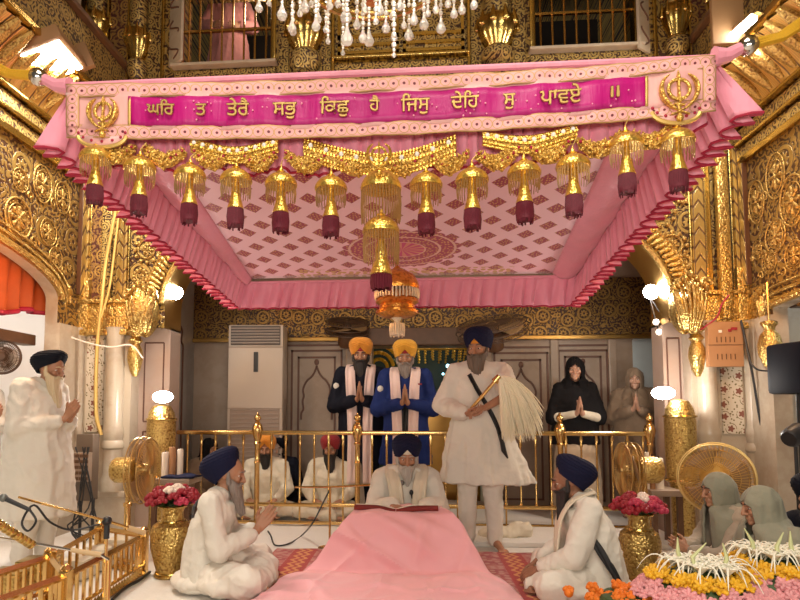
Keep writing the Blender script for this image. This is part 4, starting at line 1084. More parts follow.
def noise_disp(o, amp, sc=(9, 9, 5), seed=0):
    """soft swell plus sharp creases, so the cloth hangs in folds"""
    me = o.data; nr = [v.normal.copy() for v in me.vertices]
    for v, n in zip(me.vertices, nr):
        c = v.co; q = Vector((c.x*sc[0]*.8+seed, c.y*sc[1]*.8, c.z*sc[2]*.8))
        w = noise.noise(q*.7+Vector((3, 9, 4)))*.5
        f1 = noise.noise(Vector((c.x*11+w+seed, c.y*11+w, c.z*2.6+w*2)))
        f2 = noise.noise(Vector((c.x*6+c.z*9+seed, c.y*7-c.z*5, c.z*8-c.x*4+w)))
        r1 = (1-abs(f1)*2.0); r2 = (1-abs(f2)*2.2)
        v.co += n*amp*(noise.noise(q)*.35+.85*(max(0, r1)**2-.35)+.5*(max(0, r2)**3-.25))
    me.update()
    bm = bmesh.new(); bm.from_mesh(me)
    bmesh.ops.smooth_vert(bm, verts=bm.verts[:], factor=.5, use_axis_x=True, use_axis_y=True, use_axis_z=True); bm.to_mesh(me); bm.free()
def body(t, P, skin):
    mb = MB(); L = mb.cap
    L(P['pel'], P['waist'], .12, .11); L(P['waist'], P['chest'], .11, .125); L(P['chest'], P['neck'], .11, .055)
    L(P['sh'][0], P['sh'][1], .06, .06); nk = Vector(P['neck']); hd = Vector(P['head']); L(nk, nk.lerp(hd, .75), .056, .050)
    for i in (0, 1):
        L(P['sh'][i], P['el'][i], .052, .040); L(P['el'][i], P['wr'][i], .041, .027)
        L(P['hip'][i], P['kn'][i], .085, .055); L(P['kn'][i], P['an'][i], .054, .036)
        a = Vector(P['an'][i]); b = Vector(P['toe'][i]); L(a, a+Vector((0, .03, -.03)), .036, .03); L(a+Vector((0, 0, -.02)), b, .036, .022)
        for k in range(5): 
            d = (b-a).normalized(); sd = d.cross(Vector((0, 0, 1))).normalized(); L(b+sd*(k-2)*.015, b+sd*(k-2)*.017+d*(.03-.003*abs(k-1)), .010, .009)
        H = P.get('hand'); h = H[i] if H else None
        if h is None:
            e = Vector(P['el'][i]); w = Vector(P['wr'][i]); f = (w-e).normalized(); h = dict(w=w, f=f, n=Vector((-1 if i == 0 else 1, 0, -.4)), s=Vector((0, -1, .3)), curl=(20, 25, 20))
        hand_shape(mb, **h)
        L(P['wr'][i], h['w'], .027, .024)
    head_shape(mb, headM(P)); o = mb.build('body', skin, t); remesh(o, .0055, 2, .4); return o
def eyes(t, P, lids=False):
    H = headM(P)
    for s in (-1, 1):
        mb = MB(); mb.ell(H@Vector((s*.031, -.0735, .003)), (.0125, .0125, .0105), nu=12, nv=8); mb.ell(H@Vector((s*.031, -.0835, .0025)), (.006, .004, .006), nu=8, nv=6, m=1); mb.build('eye', [M['eye'], M['iris']], t)
def brows(t, P, mt):
    H = headM(P); mb = MB()
    for s in (-1, 1): mb.tube([H@Vector((s*.014, -.101, .030)), H@Vector((s*.032, -.099, .036)), H@Vector((s*.052, -.085, .030))], [.004, .0055, .003], 6)
    mb.build('eyebrows', mt, t)
def beard(t, P, mt, L=.20, w=.068, fwd=.0, narrow=.3):
    """full beard with moustache; hangs straight down from the jaw whatever the head does"""
    H = headM(P); mb = MB(); nu, nv = 40, 14
    def bf(u, v):
        q = 2*pi*u; k = sin(q*13+3*sin(q*2))*.0035*(.4+v); 
        wr = w*(1.08-.05*v) if v < .35 else w*lerp(1.06, narrow, ((v-.35)/.65)**1.15)
        dr = lerp(.062, .030, v)
        p = Vector(((wr+k)*sin(q), -.050-(dr+k)*cos(q)*1.0, lerp(-.022, -.06, min(1, v*3))))
        if v < .2 and cos(q) > .1: p.z -= .030*cos(q)*(1-v/.2)
        p = H@p; dz = max(0, v-.33)/.67*L; p.z -= dz; p.y -= fwd*dz; p.x += .006*sin(v*9); return p
    mb.grid(bf, nu, nv, cu=True)
    tip = sum((bf((j+.5)/nu, 1) for j in range(nu)), Vector())/nu-Vector((0, 0, .03))
    rim = [bf(j/nu, 1) for j in range(nu)]; mb.add(rim+[tip], [(j, (j+1) % nu, nu) for j in range(nu)])
    for s in (-1, 1):
        mb.tube([H@Vector((s*.002, -.106, -.046)), H@Vector((s*.022, -.103, -.050)), H@Vector((s*.042, -.090, -.066)), H@Vector((s*.052, -.075, -.09))], [.007, .011, .010, .004], 8)
        mb.tube([H@Vector((s*.075, -.012, .02)), H@Vector((s*.076, -.020, -.02)), H@Vector((s*.068, -.034, -.06))], [.010, .016, .02], 8)
    return mb.build('beard', mt, t, ang=60)
def turban(t, P, mt, style='point', top=.175, bul=1.0, tilt=0, patka=None):
    H = headM(P)@Matrix.Rotation(R(tilt), 4, 'X'); mb = MB(); nu, nv = 96, 40
    def tf(u, v):
        q = (u-.5)*2*pi; a = abs(q)                    # 0 at the front
        if style == 'point': zl = .028+.052*max(0, 1-a/.62)-.040*min(1, a/2.2)
        else: zl = .038-.060*min(1, a/2.6)+(.012*max(0, 1-a/.5))
        e = v**.9; g = e*pi/2
        br = (.093+.040*bul*sin(min(1, v*2.0)*pi/2))*max(0, cos(v*pi/2))**.66
        z = lerp(zl, top, sin(g)**.95)
        if style == 'point': rd = z/.021+a*2.1+.25*sin(a*3)
        else: rd = z/.020+q*1.15+.3*sin(q*2)
        fr = rd-math.floor(rd); k = .0065*(1-fr)*(1 if v < .93 else .3)
        rx = br+k; ry = br*1.13+k
        yo = .012+(.018*v if style != 'point' else .008*v)
        return H@Vector((rx*sin(q), yo-ry*cos(q), z))
    mb.grid(tf, nu, nv, cu=True)
    # inner wall so that the rim reads as folded cloth
    def inn(u, v):
        p = tf(u, 0); c = H@Vector((0, .012, .03)); d = p.lerp(c, .12*v); d.z += .012*v; return d
    mb.grid(inn, nu, 2, cu=True)
    o = mb.build('turban', mt, t, ang=50, rec=True)
    if patka:
        m2 = MB(); m2.ell(H@Vector((0, -.012, .055)), (.068, .086, .045), H.to_3x3().to_4x4()); m2.build('under_turban', patka, t)
    return o
def garment(t, name, mt, pieces, vox=.013, it=4, amp=.007, sc=(9, 9, 5), seed=0):
    mb = MB()
    for p in pieces: p(mb)
    o = mb.build(name, mt, t); remesh(o, vox, it, .5)
    if amp: noise_disp(o, amp, sc, seed)
    return o
def rings(L, pl=0.0, k=11, ph=0.0):
    """closed elliptical loft: (z, cx, cy, rx, ry)"""
    def f(mb):
        z0, z1 = L[0][0], L[-1][0]; n = 44; vs = []
        R_ = []
        for a, b in zip(L, L[1:]):
            for i in range(5): R_.append([lerp(x, y, i/5) for x, y in zip(a, b)])
        R_.append(list(L[-1]))
        for z, cx, cy, rx, ry in R_:
            d = ((z0-z)/(z0-z1))**1.6*pl if z0 != z1 else 0
            for j in range(n):
                q = 2*pi*j/n; w = 1+d*(sin(k*q+ph+z*2)+.4*sin((k*2+1)*q+ph*2)); vs.append((cx+rx*w*cos(q), cy+ry*w*sin(q), z))
        m = len(R_); fs = [(i*n+j, i*n+(j+1) % n, (i+1)*n+(j+1) % n, (i+1)*n+j) for i in range(m-1) for j in range(n)]
        fs += [tuple(range(n)), tuple((m-1)*n+j for j in range(n-1, -1, -1))]; mb.add(vs, fs)
    return f
def capf(a, b, ra, rb): return lambda mb: mb.cap(a, b, ra, rb, 14)
def ellf(c, r): return lambda mb: mb.ell(c, r, nu=20, nv=12)
def sleeves(P, ru=.068, re=.06, rw=.048, cut=.86, only=None):
    out = []
    for i in ((0, 1) if only is None else only):
        s, e, w = Vector(P['sh'][i]), Vector(P['el'][i]), Vector(P['wr'][i])
        out += [capf(s, e, ru, re), capf(e, e.lerp(w, cut), re, rw)]
    return out
def shoulders(P, r=.075):
    a, b = Vector(P['sh'][0]), Vector(P['sh'][1]); n = Vector(P['neck'])
    return [capf(a, b, r, r), capf(a.lerp(n, .3), n+Vector((0, .005, -.005)), r*.9, .066), capf(b.lerp(n, .3), n+Vector((0, .005, -.005)), r*.9, .066)]
def torso_sit(P, rx=.20, ry=.145):
    c, w, p, n = (Vector(P[k]) for k in ('chest', 'waist', 'pel', 'neck'))
    return [rings([(n.z-.06, n.x, n.y+.02, rx*.8, ry*.75), (c.z, c.x, c.y, rx, ry), (w.z, w.x, w.y, rx*.96, ry*1.02), (p.z+.02, p.x, p.y, rx*1.1, ry*1.2), (.015, p.x, p.y, rx*1.2, ry*1.3)], .03, 9)]
def crossed_legs(P, rh=.10, rk=.085, ra=.055):
    o = []
    for i in (0, 1):
        h, k, a = Vector(P['hip'][i]), Vector(P['kn'][i]), Vector(P['an'][i]); o += [capf(h, k, rh, rk), capf(k, a, rk*.92, ra)]
    o.append(ellf((0, -.16, .085), (.26, .20, .075))); return o
def strip_path(t, name, mt, pts, width, th=.006, side=(1, 0, 0), sub=5, par=None):
    P_ = smoothpath(pts, sub); s = Vector(side); n = len(P_)-1; mb = MB()
    def f(u, v):
        k = v*n; i = min(int(k), n-1); p = P_[i].lerp(P_[i+1], k-i); return p+s*((u-.5)*width)+Vector((0, -.008*sin(u*pi*3+v*5), 0))
    mb.grid(f, 8, n*2); return mb.build(name, mt, t, solid=th)
def fit(px, ytop, Y, nominal, z0=0.0):
    """where a figure stands and how large it must be to reach the photo's head height"""
    p = W(px, ytop, Y); return Vector((p.x, Y, z0)), (p.z-z0)/nominal
# ---- 1 standing man on the left, hands folded, seen from his right side
Y = 4.4; loc, sc = fit(43, 344, Y, 1.79)
t = thing('person', 'standing man in black turban with long pale beard, palms joined beside the left pier', 'person', loc, R(78), scale=sc)
P = pray(pose(STAND, head=(0, -.10, 1.585), neck=(0, -.03, 1.455), hrot=(0, 16, 0), chest=(0, .02, 1.28)), 1.17, -.27, .75, (.25, -.02, 1.10))
body(t, P, M['skin']); eyes(t, P); brows(t, P, M['beard_white']); beard(t, P, M['beard_white'], .24, .078, .12, .35)
turban(t, P, M['blacknavy'], 'round', .150, 1.35, -26)
garment(t, 'robe', M['kurta'], [rings([(1.46, 0, .02, .13, .10), (1.38, 0, .03, .22, .17), (1.22, 0, .02, .24, .21), (1.05, 0, .0, .25, .225), (.85, 0, 0, .27, .235), (.62, 0, 0, .29, .25), (.40, 0, 0, .31, .27)], .05, 9)]+shoulders(P, .085)+sleeves(P, .085, .075, .062, .80), amp=.017, seed=2)
garment(t, 'trousers', M['pajama'], [capf(P['hip'][i], P['kn'][i], .12, .10) for i in (0, 1)]+[capf(P['kn'][i], P['an'][i], .10, .075) for i in (0, 1)], amp=.012)
# ---- 1b someone cut by the left edge, behind him
loc, sc = fit(-22, 356, 5.0, 1.79)
t = thing('person', 'person in white robe cut off by the left edge of view, behind the standing man', 'person', loc, R(70), scale=sc)
P = pray(pose(STAND, head=(0, -.06, 1.60), hrot=(0, 12, 0)), 1.17, -.27, .75, (.25, -.02, 1.10))
body(t, P, M['skin']); eyes(t, P); beard(t, P, M['beard_grey'], .15); turban(t, P, M['navy'], 'round', .16, 1.0, -10)
garment(t, 'robe', M['kurta'], [rings([(1.44, 0, .0, .13, .09), (1.36, 0, .01, .20, .14), (1.22, 0, .0, .215, .155), (.85, 0, 0, .24, .18), (.45, 0, 0, .27, .22)], .05, 9)]+shoulders(P, .085)+sleeves(P, .08, .07, .06, .84), amp=.013, seed=5)
garment(t, 'trousers', M['pajama'], [capf(P['hip'][i], P['kn'][i], .11, .09) for i in (0, 1)]+[capf(P['kn'][i], P['an'][i], .09, .07) for i in (0, 1)], amp=.012)

# ---- 2 seated man on the left, praying towards the book
g = G(207, 588); loc, sc = fit(215, 449, g.y, .945)
t = thing('person', 'seated man in navy turban and white robe, palms joined, left of the pink-draped platform', 'person', loc, R(98), scale=sc)
P = pray(pose(SIT, head=(0, -.10, .775), neck=(0, -.055, .64), chest=(0, .0, .47), hrot=(-6, 12, 0)), .385, -.30, .75, (.25, -.08, .30))
P['hand'][0]['k'] = P['hand'][1]['k'] = 1.1
body(t, P, M['skin']); eyes(t, P); brows(t, P, M['beard_grey']); beard(t, P, M['beard_grey'], .20, .072, .25)
turban(t, P, M['navy'], 'round', .185, 1.45, -42)
garment(t, 'robe', M['kurta'], torso_sit(P, .19, .145)+shoulders(P, .075)+sleeves(P, .078, .072, .056, .80), amp=.013, seed=11)
garment(t, 'lap_cloth', M['pajama'], crossed_legs(P, .115, .11, .07)+[ellf((.12, -.30, .11), (.22, .14, .085)), ellf((0, .04, .07), (.25, .24, .07)), ellf((-.20, -.14, .09), (.20, .20, .085))], amp=.018, sc=(7, 7, 7), seed=3)
strip_path(t, 'strap', M['strap'], [(.05, .085, .61), (-.03, .125, .56), (-.10, .12, .50)], .022, .006, (.7, 0, .7))

# ---- 3 the reader behind the book
loc, sc = fit(406, 433, 4.98, .96, .02)
t = thing('person', 'seated reader in navy turban and white robe with long white beard behind the open book', 'person', loc, R(4), scale=sc)
P = pose(SIT, head=(0, -.085, .775), neck=(0, -.03, .645), hrot=(0, 16, 0), el=[(.26, -.10, .36), (-.26, -.10, .36)], wr=[(.12, -.30, .42), (-.12, -.30, .42)])
P['hand'] = [dict(w=(s*.12, -.31, .42), f=(-s*.45, -.85, -.1), n=(0, -.1, -1), s=(-s, -.4, 0), curl=(10, 15, 12)) for s in (1, -1)]
body(t, P, M['skin']); eyes(t, P); brows(t, P, M['beard_pale']); beard(t, P, M['beard_pale'], .15, .064, .0, .22)
turban(t, P, M['navy'], 'point', .175, 1.05, -4, M['kurta_cream'])
garment(t, 'robe', M['kurta'], torso_sit(P, .215, .15)+shoulders(P, .085)+sleeves(P, .09, .085, .07, .85), amp=.015, seed=21)
garment(t, 'lap_cloth', M['pajama'], crossed_legs(P), amp=.015, sc=(7, 7, 7), seed=4)
for s in (-1, 1):
    strip_path(t, 'neck_scarf', M['kurta_cream'], [(s*.03, .09, .66), (s*.095, .055, .695), (s*.125, -.06, .665), (s*.10, -.165, .56), (s*.085, -.175, .42), (s*.08, -.18, .24)], .105, .014)
mb = MB(); mb.ell((.03, -.185, .50), (.016, .012, .022)); mb.tube([(.03, -.19, .49), (.033, -.205, .455)], [.008, .004], 6); mb.build('clip_microphone', M['black'], t)

# ---- 4 the standing attendant with the whisk
g = G(478, 549); loc, sc = fit(478, 325, g.y, 1.815)
t = thing('person', 'standing attendant in navy turban and long white robe holding a white whisk behind the reader', 'person', loc, R(-8), scale=sc)
P = pose(STAND, head=(0, -.03, 1.615), hrot=(-16, 6, 0), el=[(.30, .0, 1.16), (-.285, -.02, 1.16)], wr=[(.07, -.25, 1.14), (-.10, -.25, 1.085)])
P['el'] = [(.24, -.17, 1.24), (-.30, -.02, 1.15)]
P['hand'] = [dict(w=(.05, -.27, 1.13), f=(-.95, -.25, -.15), n=(0, .3, -1), s=(-.1, -1, .3), curl=(45, 50, 40)), dict(w=(-.085, -.26, 1.085), f=(.85, -.4, .05), n=(.1, .2, 1), s=(0, -.6, .8), curl=(45, 55, 45))]
P['toe'] = [(.17, -.13, .025), (-.12, -.15, .025)]
body(t, P, M['skin']); eyes(t, P); brows(t, P, M['beard_brown']); beard(t, P, M['beard_brown'], .24, .076, .0, .28)
turban(t, P, M['navy'], 'point', .185, 1.0, -2, M['saffron'])
garment(t, 'robe', M['kurta'], [rings([(1.45, 0, .0, .12, .085), (1.36, 0, .005, .20, .13), (1.22, 0, .0, .215, .145), (1.08, 0, 0, .215, .15), (.95, 0, 0, .25, .16), (.75, .02, 0, .31, .19), (.53, .05, 0, .37, .235)], .07, 8, 1.0)]+shoulders(P, .085)+sleeves(P, .088, .08, .066, .86, (1,))+[capf(P['sh'][0], P['el'][0], .088, .085)], amp=.015, seed=31)
garment(t, 'trousers', M['pajama'], [capf(P['hip'][i], P['kn'][i], .11, .085) for i in (0, 1)]+[capf(P['kn'][i], P['an'][i], .085, .062) for i in (0, 1)], amp=.012)
strip_path(t, 'strap', M['strap'], [(-.07, -.145, 1.40), (-.02, -.165, 1.30), (.05, -.175, 1.18), (.13, -.165, 1.02), (.18, -.165, .86)], .03, .008, (.8, 0, .5))
mb = MB(); mb.tube([(.17, -.18, .92), (.19, -.18, .80), (.22, -.18, .74)], [.016, .02, .006], 8); mb.build('sheath', M['black'], t)
root = Matrix.LocRotScale(loc, Euler((0, 0, R(-8))), Vector((sc, sc, sc)))
wt = thing('whisk', 'white hair whisk held by the standing attendant, fanned out to the right', 'whisk', root@Vector((-.06, -.30, 1.11)))
mb = MB(); a, b = root@Vector((-.07, -.285, 1.10)), root@Vector((.13, -.33, 1.33)); mb.tube([a, b], .014, 10); mb.tube([b, b+(b-a).normalized()*.06], [.03, .022], 12); mb.build('handle', M['brass'], wt, world=True)
mb = MB(); rnd = random.Random(3); b = b+(b-a).normalized()*.05
for k in range(420):
    e = Vector((b.x+rnd.uniform(.02, .34), b.y+rnd.uniform(-.07, .06), b.z-rnd.uniform(.30, .52))); e.z += max(0, (e.x-b.x-.2))*.35
    c1 = b+Vector(((e.x-b.x)*.55, rnd.uniform(-.04, .03), rnd.uniform(-.03, .05)-(.10 if e.x-b.x < .1 else 0)))
    pts = [b.lerp(c1, i/6).lerp(c1.lerp(e, i/6), i/6) for i in range(7)]
    mb.tube(pts, [.006, .0065, .006, .0055, .005, .004, .0015], 4, caps=False)
mb.build('hair_tuft', M['whisk'], wt, world=True)

# ---- 5, 6 the two men in yellow turbans behind the railing
def coat_man(px, ytop, Y, lab, coat, tb, bd, rz, patka, L, seed):
    loc, sc = fit(px, ytop, Y, 1.825)
    t = thing('person', lab, 'person', loc, R(rz), scale=sc)
    P = pray(pose(STAND, head=(0, -.03, 1.615), hrot=(0, 8, 0)), 1.155, -.235, .30, (.27, -.03, 1.10))
    body(t, P, M['skin']); eyes(t, P); brows(t, P, bd); beard(t, P, bd, L, .070, 0, .45); turban(t, P, tb, 'point', .185, 1.1, -2, patka)
    garment(t, 'coat', coat, [rings([(1.45, 0, .0, .12, .085), (1.36, 0, .005, .205, .13), (1.22, 0, .0, .22, .145), (1.06, 0, 0, .22, .15), (.85, 0, 0, .235, .16), (.55, 0, 0, .26, .18)], .03, 8, 1.0)]+shoulders(P, .088)+sleeves(P, .088, .08, .062, .84), amp=.012, seed=seed)
    garment(t, 'trousers', M['coat_dark'], [capf(P['hip'][i], P['kn'][i], .11, .09) for i in (0, 1)]+[capf(P['kn'][i], P['an'][i], .09, .07) for i in (0, 1)], amp=.009)
    for s in (-1, 1):
        strip_path(t, 'scarf', M['scarf'], [(s*.02, .10, 1.49), (s*.085, .06, 1.52), (s*.105, -.07, 1.475), (s*.095, -.155, 1.34), (s*.085, -.165, 1.15), (s*.075, -.175, .9), (s*.075, -.19, .62), (s*.08, -.20, .34)], .095, .012)
    for s in (-1, 1):
        w = Vector(P['wr'][0 if s > 0 else 1]); e = Vector(P['el'][0 if s > 0 else 1]); mb = MB(); d = (e-w).normalized()
        mb.tube([w+d*.015, w+d*.035], .034, 12); mb.build('cuff', M['kurta'], t)
    mb = MB(); mb.ell((-.245, -.085, 1.30), (.03, .012, .032)); mb.build('shoulder_badge', M['kurta'], t)
    return t
t = coat_man(361, 335, 6.72, 'bearded man in saffron turban, black coat and pale scarf, palms joined behind the railing', M['coat_dark'], M['saffron'], M['beard_black'], 2, M['red_cloth'], .22, 41)
t = coat_man(405, 337, 6.45, 'grey-bearded man in yellow turban, blue coat and pale scarf, palms joined behind the railing', M['coat_blue'], M['yellow'], M['beard_grey'], 0, M['red_cloth'], .16, 43)
strip_path(t, 'sash', M['strap'], [(0, -.175, 1.14), (.0, -.18, .95), (0, -.19, .66)], .05, .01)
mb = MB(); mb.bbox(.10, -.158, 1.335, .165, -.14, 1.35, .003); mb.build('name_bar', M['red_cloth'], t)

# ---- 7, 8 covered women by the right of the alcove
def hood(t, P, mt, open_=.62, sh=.24, low=.42, r=1.0, name='head_covering', back=0.0, solid=.012):
    """cloth drawn over the head, open at the face, falling on the shoulders"""
    H = headM(P); hc = Vector(P['head']); nk = Vector(P['neck']); mb = MB()
    def f(u, v):
        k0 = min(1, max(0, (v-.27)/.10)); k0 = k0*k0*(3-2*k0); op = open_*k0*(1-.6*min(1, max(0, (v-.52)/.12)))
        q = lerp(op, 2*pi-op, u)                        # 0 = front
        if v < .5:
            g = v/.5*pi*.62+.02; rr = sin(min(g, pi/2)) if g < pi/2 else 1.0
            p = H@Vector((.094*r*rr*sin(q), .012-.116*r*rr*cos(q), .128*cos(g)*r if g < pi/2 else -.10*(g-pi/2)/.4))
        else:
            k = (v-.5)/.5; a = H@Vector((.094*r*sin(q), .012-.116*r*cos(q), -.094)); b = nk+Vector((sh*sin(q), .01+back-sh*.62*cos(q), -low*k**1.1+.02-(.02 if cos(q) > 0 else 0)))
            m = min(1, k*1.6); m = m*m*(3-2*m); p = a.lerp(b, m); p.z = lerp(a.z, nk.z+.03-low*k, k**.8)
        p += Vector((.007*sin(q*7+v*4), .007*cos(q*6), 0))*min(1, v*1.5); return p
    mb.grid(f, 84, 60); o = mb.build(name, mt, t, solid=solid); noise_disp(o, .009, (12, 12, 8), 3); return o
Y = 6.65; loc, sc = fit(574, 355, Y, 1.765)
t = thing('person', 'woman in black head covering and black shawl, palms joined, behind the railing', 'person', loc, R(-6), scale=sc)
P = pray(pose(STAND, head=(0, -.04, 1.61), hrot=(-8, 10, 0), sh=[(.155, .01, 1.40), (-.155, .01, 1.40)]), 1.13, -.26, .45, (.24, -.03, 1.08))
body(t, P, M['skin_fair']); eyes(t, P); brows(t, P, M['beard_black']); hood(t, P, M['black_cloth'], .68, .17, .30)
garment(t, 'shawl', M['black_cloth'], [rings([(1.44, 0, .0, .13, .09), (1.34, 0, .005, .19, .13), (1.15, 0, .01, .22, .15), (.95, 0, .03, .245, .165), (.80, 0, .04, .25, .16)], .04, 8)]+shoulders(P, .07)+[capf(P['sh'][i], P['el'][i], .078, .078) for i in (0, 1)], amp=.013, seed=51)
garment(t, 'sleeves', M['kurta_cream'], sleeves(P, .05, .052, .042, .90), amp=.006)
garment(t, 'tunic', M['beige'], [rings([(.86, 0, .03, .18, .11), (.8, 0, .02, .21, .13), (.4, 0, 0, .25, .19), (.12, 0, 0, .25, .19)], .05, 9)], amp=.010)
Y = 6.9; loc, sc = fit(634, 366, Y, 1.765)
t = thing('person', 'dimly lit person in dun shawl with joined hands behind the right flood lamp', 'person', loc, R(-18), scale=sc)
P = pray(pose(STAND, head=(0, -.04, 1.61), hrot=(0, 10, 0)), 1.25, -.26, .45, (.27, -.03, 1.14))
body(t, P, M['skin_fair']); eyes(t, P); brows(t, P, M['beard_black']); hood(t, P, M['dun'], .6, .20, .3)
garment(t, 'shawl', M['dun'], [rings([(1.44, 0, .0, .13, .09), (1.34, 0, .005, .21, .14), (1.1, 0, .0, .25, .17), (.85, 0, .0, .27, .18), (.3, 0, .0, .27, .19)], .04, 8)]+shoulders(P, .085)+sleeves(P, .085, .08, .06, .85), amp=.013, seed=53)

# ---- 9 people seated on the floor behind the railing
def sitter(px, ytop, Y, lab, tb, bd, rz, cloth, seed, L=.16, tan=None, covered=None, nominal=.96):
    loc, sc = fit(px, ytop, Y, nominal)
    t = thing('person', lab, 'person', loc, R(rz), scale=sc)
    P = pose(SIT, head=(0, -.06, .795), hrot=(0, 8, 0)); 
    P['hand'] = [dict(w=(s*.155, -.285, .235), f=(-s*.6, -.7, -.35), n=(-s*.3, 0, -1), s=(-s*.6, -.6, .2), curl=(18, 22, 18)) for s in (1, -1)]
    body(t, P, M['skin']); eyes(t, P)
    if bd: brows(t, P, bd); beard(t, P, bd, L, .07, .0, .5)
    if covered: hood(t, P, covered, .6, .20, .2)
    else: turban(t, P, tb, 'point', .175, 1.05, -2)
    garment(t, 'robe', cloth, torso_sit(P, .21, .15)+shoulders(P, .085)+sleeves(P, .085, .075, .058, .86), amp=.013, seed=seed)
    garment(t, 'lap_cloth', cloth, crossed_legs(P), amp=.015, sc=(7, 7, 7), seed=seed+1); return t
sitter(267, 435, 6.62, 'seated man in orange turban and white robe with black beard behind the railing', M['saffron'], M['beard_black'], 4, M['kurta_cream'], 61)
sitter(331, 435, 6.62, 'seated man in dark red turban and white shirt with long black beard behind the railing', M['red_cloth'], M['beard_black'], 2, M['kurta_cream'], 63, .2)
sitter(280, 436, 7.1, 'seated person in dark clothes half hidden behind the man in the orange turban', M['blacknavy'], M['beard_black'], 0, M['coat_dark'], 65)
sitter(207, 438, 6.75, 'seated person in dark covering at the left end behind the railing', None, None, 55, M['dun'], 67, covered=M['black_cloth'], nominal=.925)

# ---- 10 seated man on the right
g = G(592, 594); loc, sc = fit(586, 458, g.y, .925)
t = thing('person', 'seated man in navy turban and white robe with black beard, right of the pink-draped platform', 'person', loc, R(-98), scale=sc)
P = pose(SIT, head=(0, -.125, .765), neck=(0, -.06, .645), chest=(0, .0, .47), hrot=(4, 16, 0), el=[(.25, -.12, .30), (-.25, -.12, .30)], wr=[(.10, -.34, .175), (-.10, -.34, .175)])
P['hand'] = [dict(w=(s*.095, -.35, .17), f=(-s*.35, -.8, -.45), n=(-s*.5, .2, -.8), s=(-s*.5, -.4, .6), curl=(14, 18, 14)) for s in (1, -1)]
body(t, P, M['skin_dark']); eyes(t, P); brows(t, P, M['beard_black']); beard(t, P, M['beard_black'], .19, .07, .1, .45)
turban(t, P, M['navy'], 'round', .185, 1.4, -40, M['kurta_cream'])
garment(t, 'robe', M['kurta'], torso_sit(P, .215, .165)+shoulders(P, .08)+sleeves(P, .085, .08, .062, .80), amp=.015, seed=71)
garment(t, 'lap_cloth', M['pajama'], crossed_legs(P, .115, .105, .07)+[ellf((.18, -.14, .09), (.20, .20, .085)), ellf((0, .04, .07), (.25, .24, .07))], amp=.018, sc=(7, 7, 7), seed=73)
for s in (-1, 1): strip_path(t, 'neck_scarf', M['kurta_cream'], [(s*.03, .05, .68), (s*.09, .02, .70), (s*.11, -.10, .655), (s*.09, -.18, .54), (s*.08, -.205, .40), (s*.08, -.21, .26)], .10, .012)
strip_path(t, 'strap', M['strap'], [(.205, -.02, .44), (.235, .05, .33), (.255, .11, .22), (.27, .17, .11)], .045, .016, (0, .7, .5))

# ---- 11 women by the flowers on the right
def sit_woman(px, ytop, Y, rz, lab, hd, cl, yaw, pitch, seed, nominal=.925, fair='skin'):
    loc, sc = fit(px, ytop, Y, nominal, 0); sc = min(sc, 1.0)
    z = W(px, ytop, Y).z-nominal*.88; loc.z = 0; sc = W(px, ytop, Y).z/nominal
    t = thing('person', lab, 'person', loc, R(rz), scale=sc)
    P = pose(SIT, head=(0, -.09, .785), neck=(0, -.04, .65), hrot=(yaw, pitch, 0), el=[(.24, -.14, .34), (-.24, -.14, .34)], wr=[(.06, -.33, .36), (-.06, -.33, .36)])
    P['hand'] = [dict(w=(s*.055, -.34, .365), f=(-s*.5, -.7, .35), n=(-s*.8, .3, 0), s=(-s*.1, .4, .9), curl=(20, 25, 20)) for s in (1, -1)]
    body(t, P, M[fair]); eyes(t, P); brows(t, P, M['beard_black'])
    if hd: hood(t, P, M[hd], .66, .235, .30)
    mb = MB(); H = headM(P); mb.ell(H@Vector((0, .02, .025)), (.083, .098, .105), H.to_3x3().to_4x4(), fn=lambda d: 1 if d.y > -.35 or d.z > .62 else .86); mb.build('hair', M['beard_black'], t)
    garment(t, 'tunic', M[cl], torso_sit(P, .20, .15)+shoulders(P, .08)+sleeves(P, .082, .075, .055, .84), amp=.015, seed=seed)
    garment(t, 'lap_cloth', M[cl], crossed_legs(P), amp=.015, sc=(7, 7, 7), seed=seed+1); return t
sit_woman(730, 471, 3.95, -92, 'seated woman in grey-green headscarf and pale print dress in front of the large fan', 'sage', 'sage_light', 6, 8, 81)
sit_woman(772, 484, 3.45, -80, 'seated woman in sheer grey-green veil next to the flowers, nearer than her neighbour', 'sage', 'sage', -14, 12, 83)
loc, sc = fit(829, 466, 3.3, .96)
t = thing('person', 'person in black turban and coat at the right edge beside the veiled woman', 'person', loc, R(-70), scale=sc)
P = pose(SIT, head=(0, -.10, .775), neck=(0, -.05, .65), hrot=(10, 14, 0))
body(t, P, M['skin']); eyes(t, P); beard(t, P, M['beard_black'], .1); turban(t, P, M['blacknavy'], 'round', .155, 1.1, -12)
garment(t, 'coat', M['coat_dark'], torso_sit(P, .215, .16)+shoulders(P, .085)+sleeves(P, .088, .08, .062, .86), amp=.013, seed=85)
garment(t, 'lap_cloth', M['coat_dark'], crossed_legs(P), amp=.015, sc=(7, 7, 7), seed=86)

# ---- 12 visitor leaning at the left gallery window, and a white cap at the right one
p = W(226, 66, YB+.75)
t = thing('person', 'person in mauve shawl and dress standing behind the left gallery window grille', 'person', (p.x, YB+.85, ZSILL-.10), R(6), scale=.95)
P = pose(STAND, wr=[(.16, -.2, 1.05), (-.16, -.2, 1.05)], el=[(.30, -.02, 1.14), (-.30, -.02, 1.14)], head=(0, -.05, 1.61))
body(t, P, M['skin']); eyes(t, P); hood(t, P, M['mauve'], .6, .21, .3)
garment(t, 'dress', M['mauve'], [rings([(1.44, 0, .0, .13, .09), (1.34, 0, .005, .21, .14), (1.1, 0, .0, .21, .15), (.85, 0, .0, .24, .18), (.05, 0, .0, .32, .24)], .08, 7)]+shoulders(P, .085)+sleeves(P, .085, .08, .06, .85), amp=.013, seed=91)
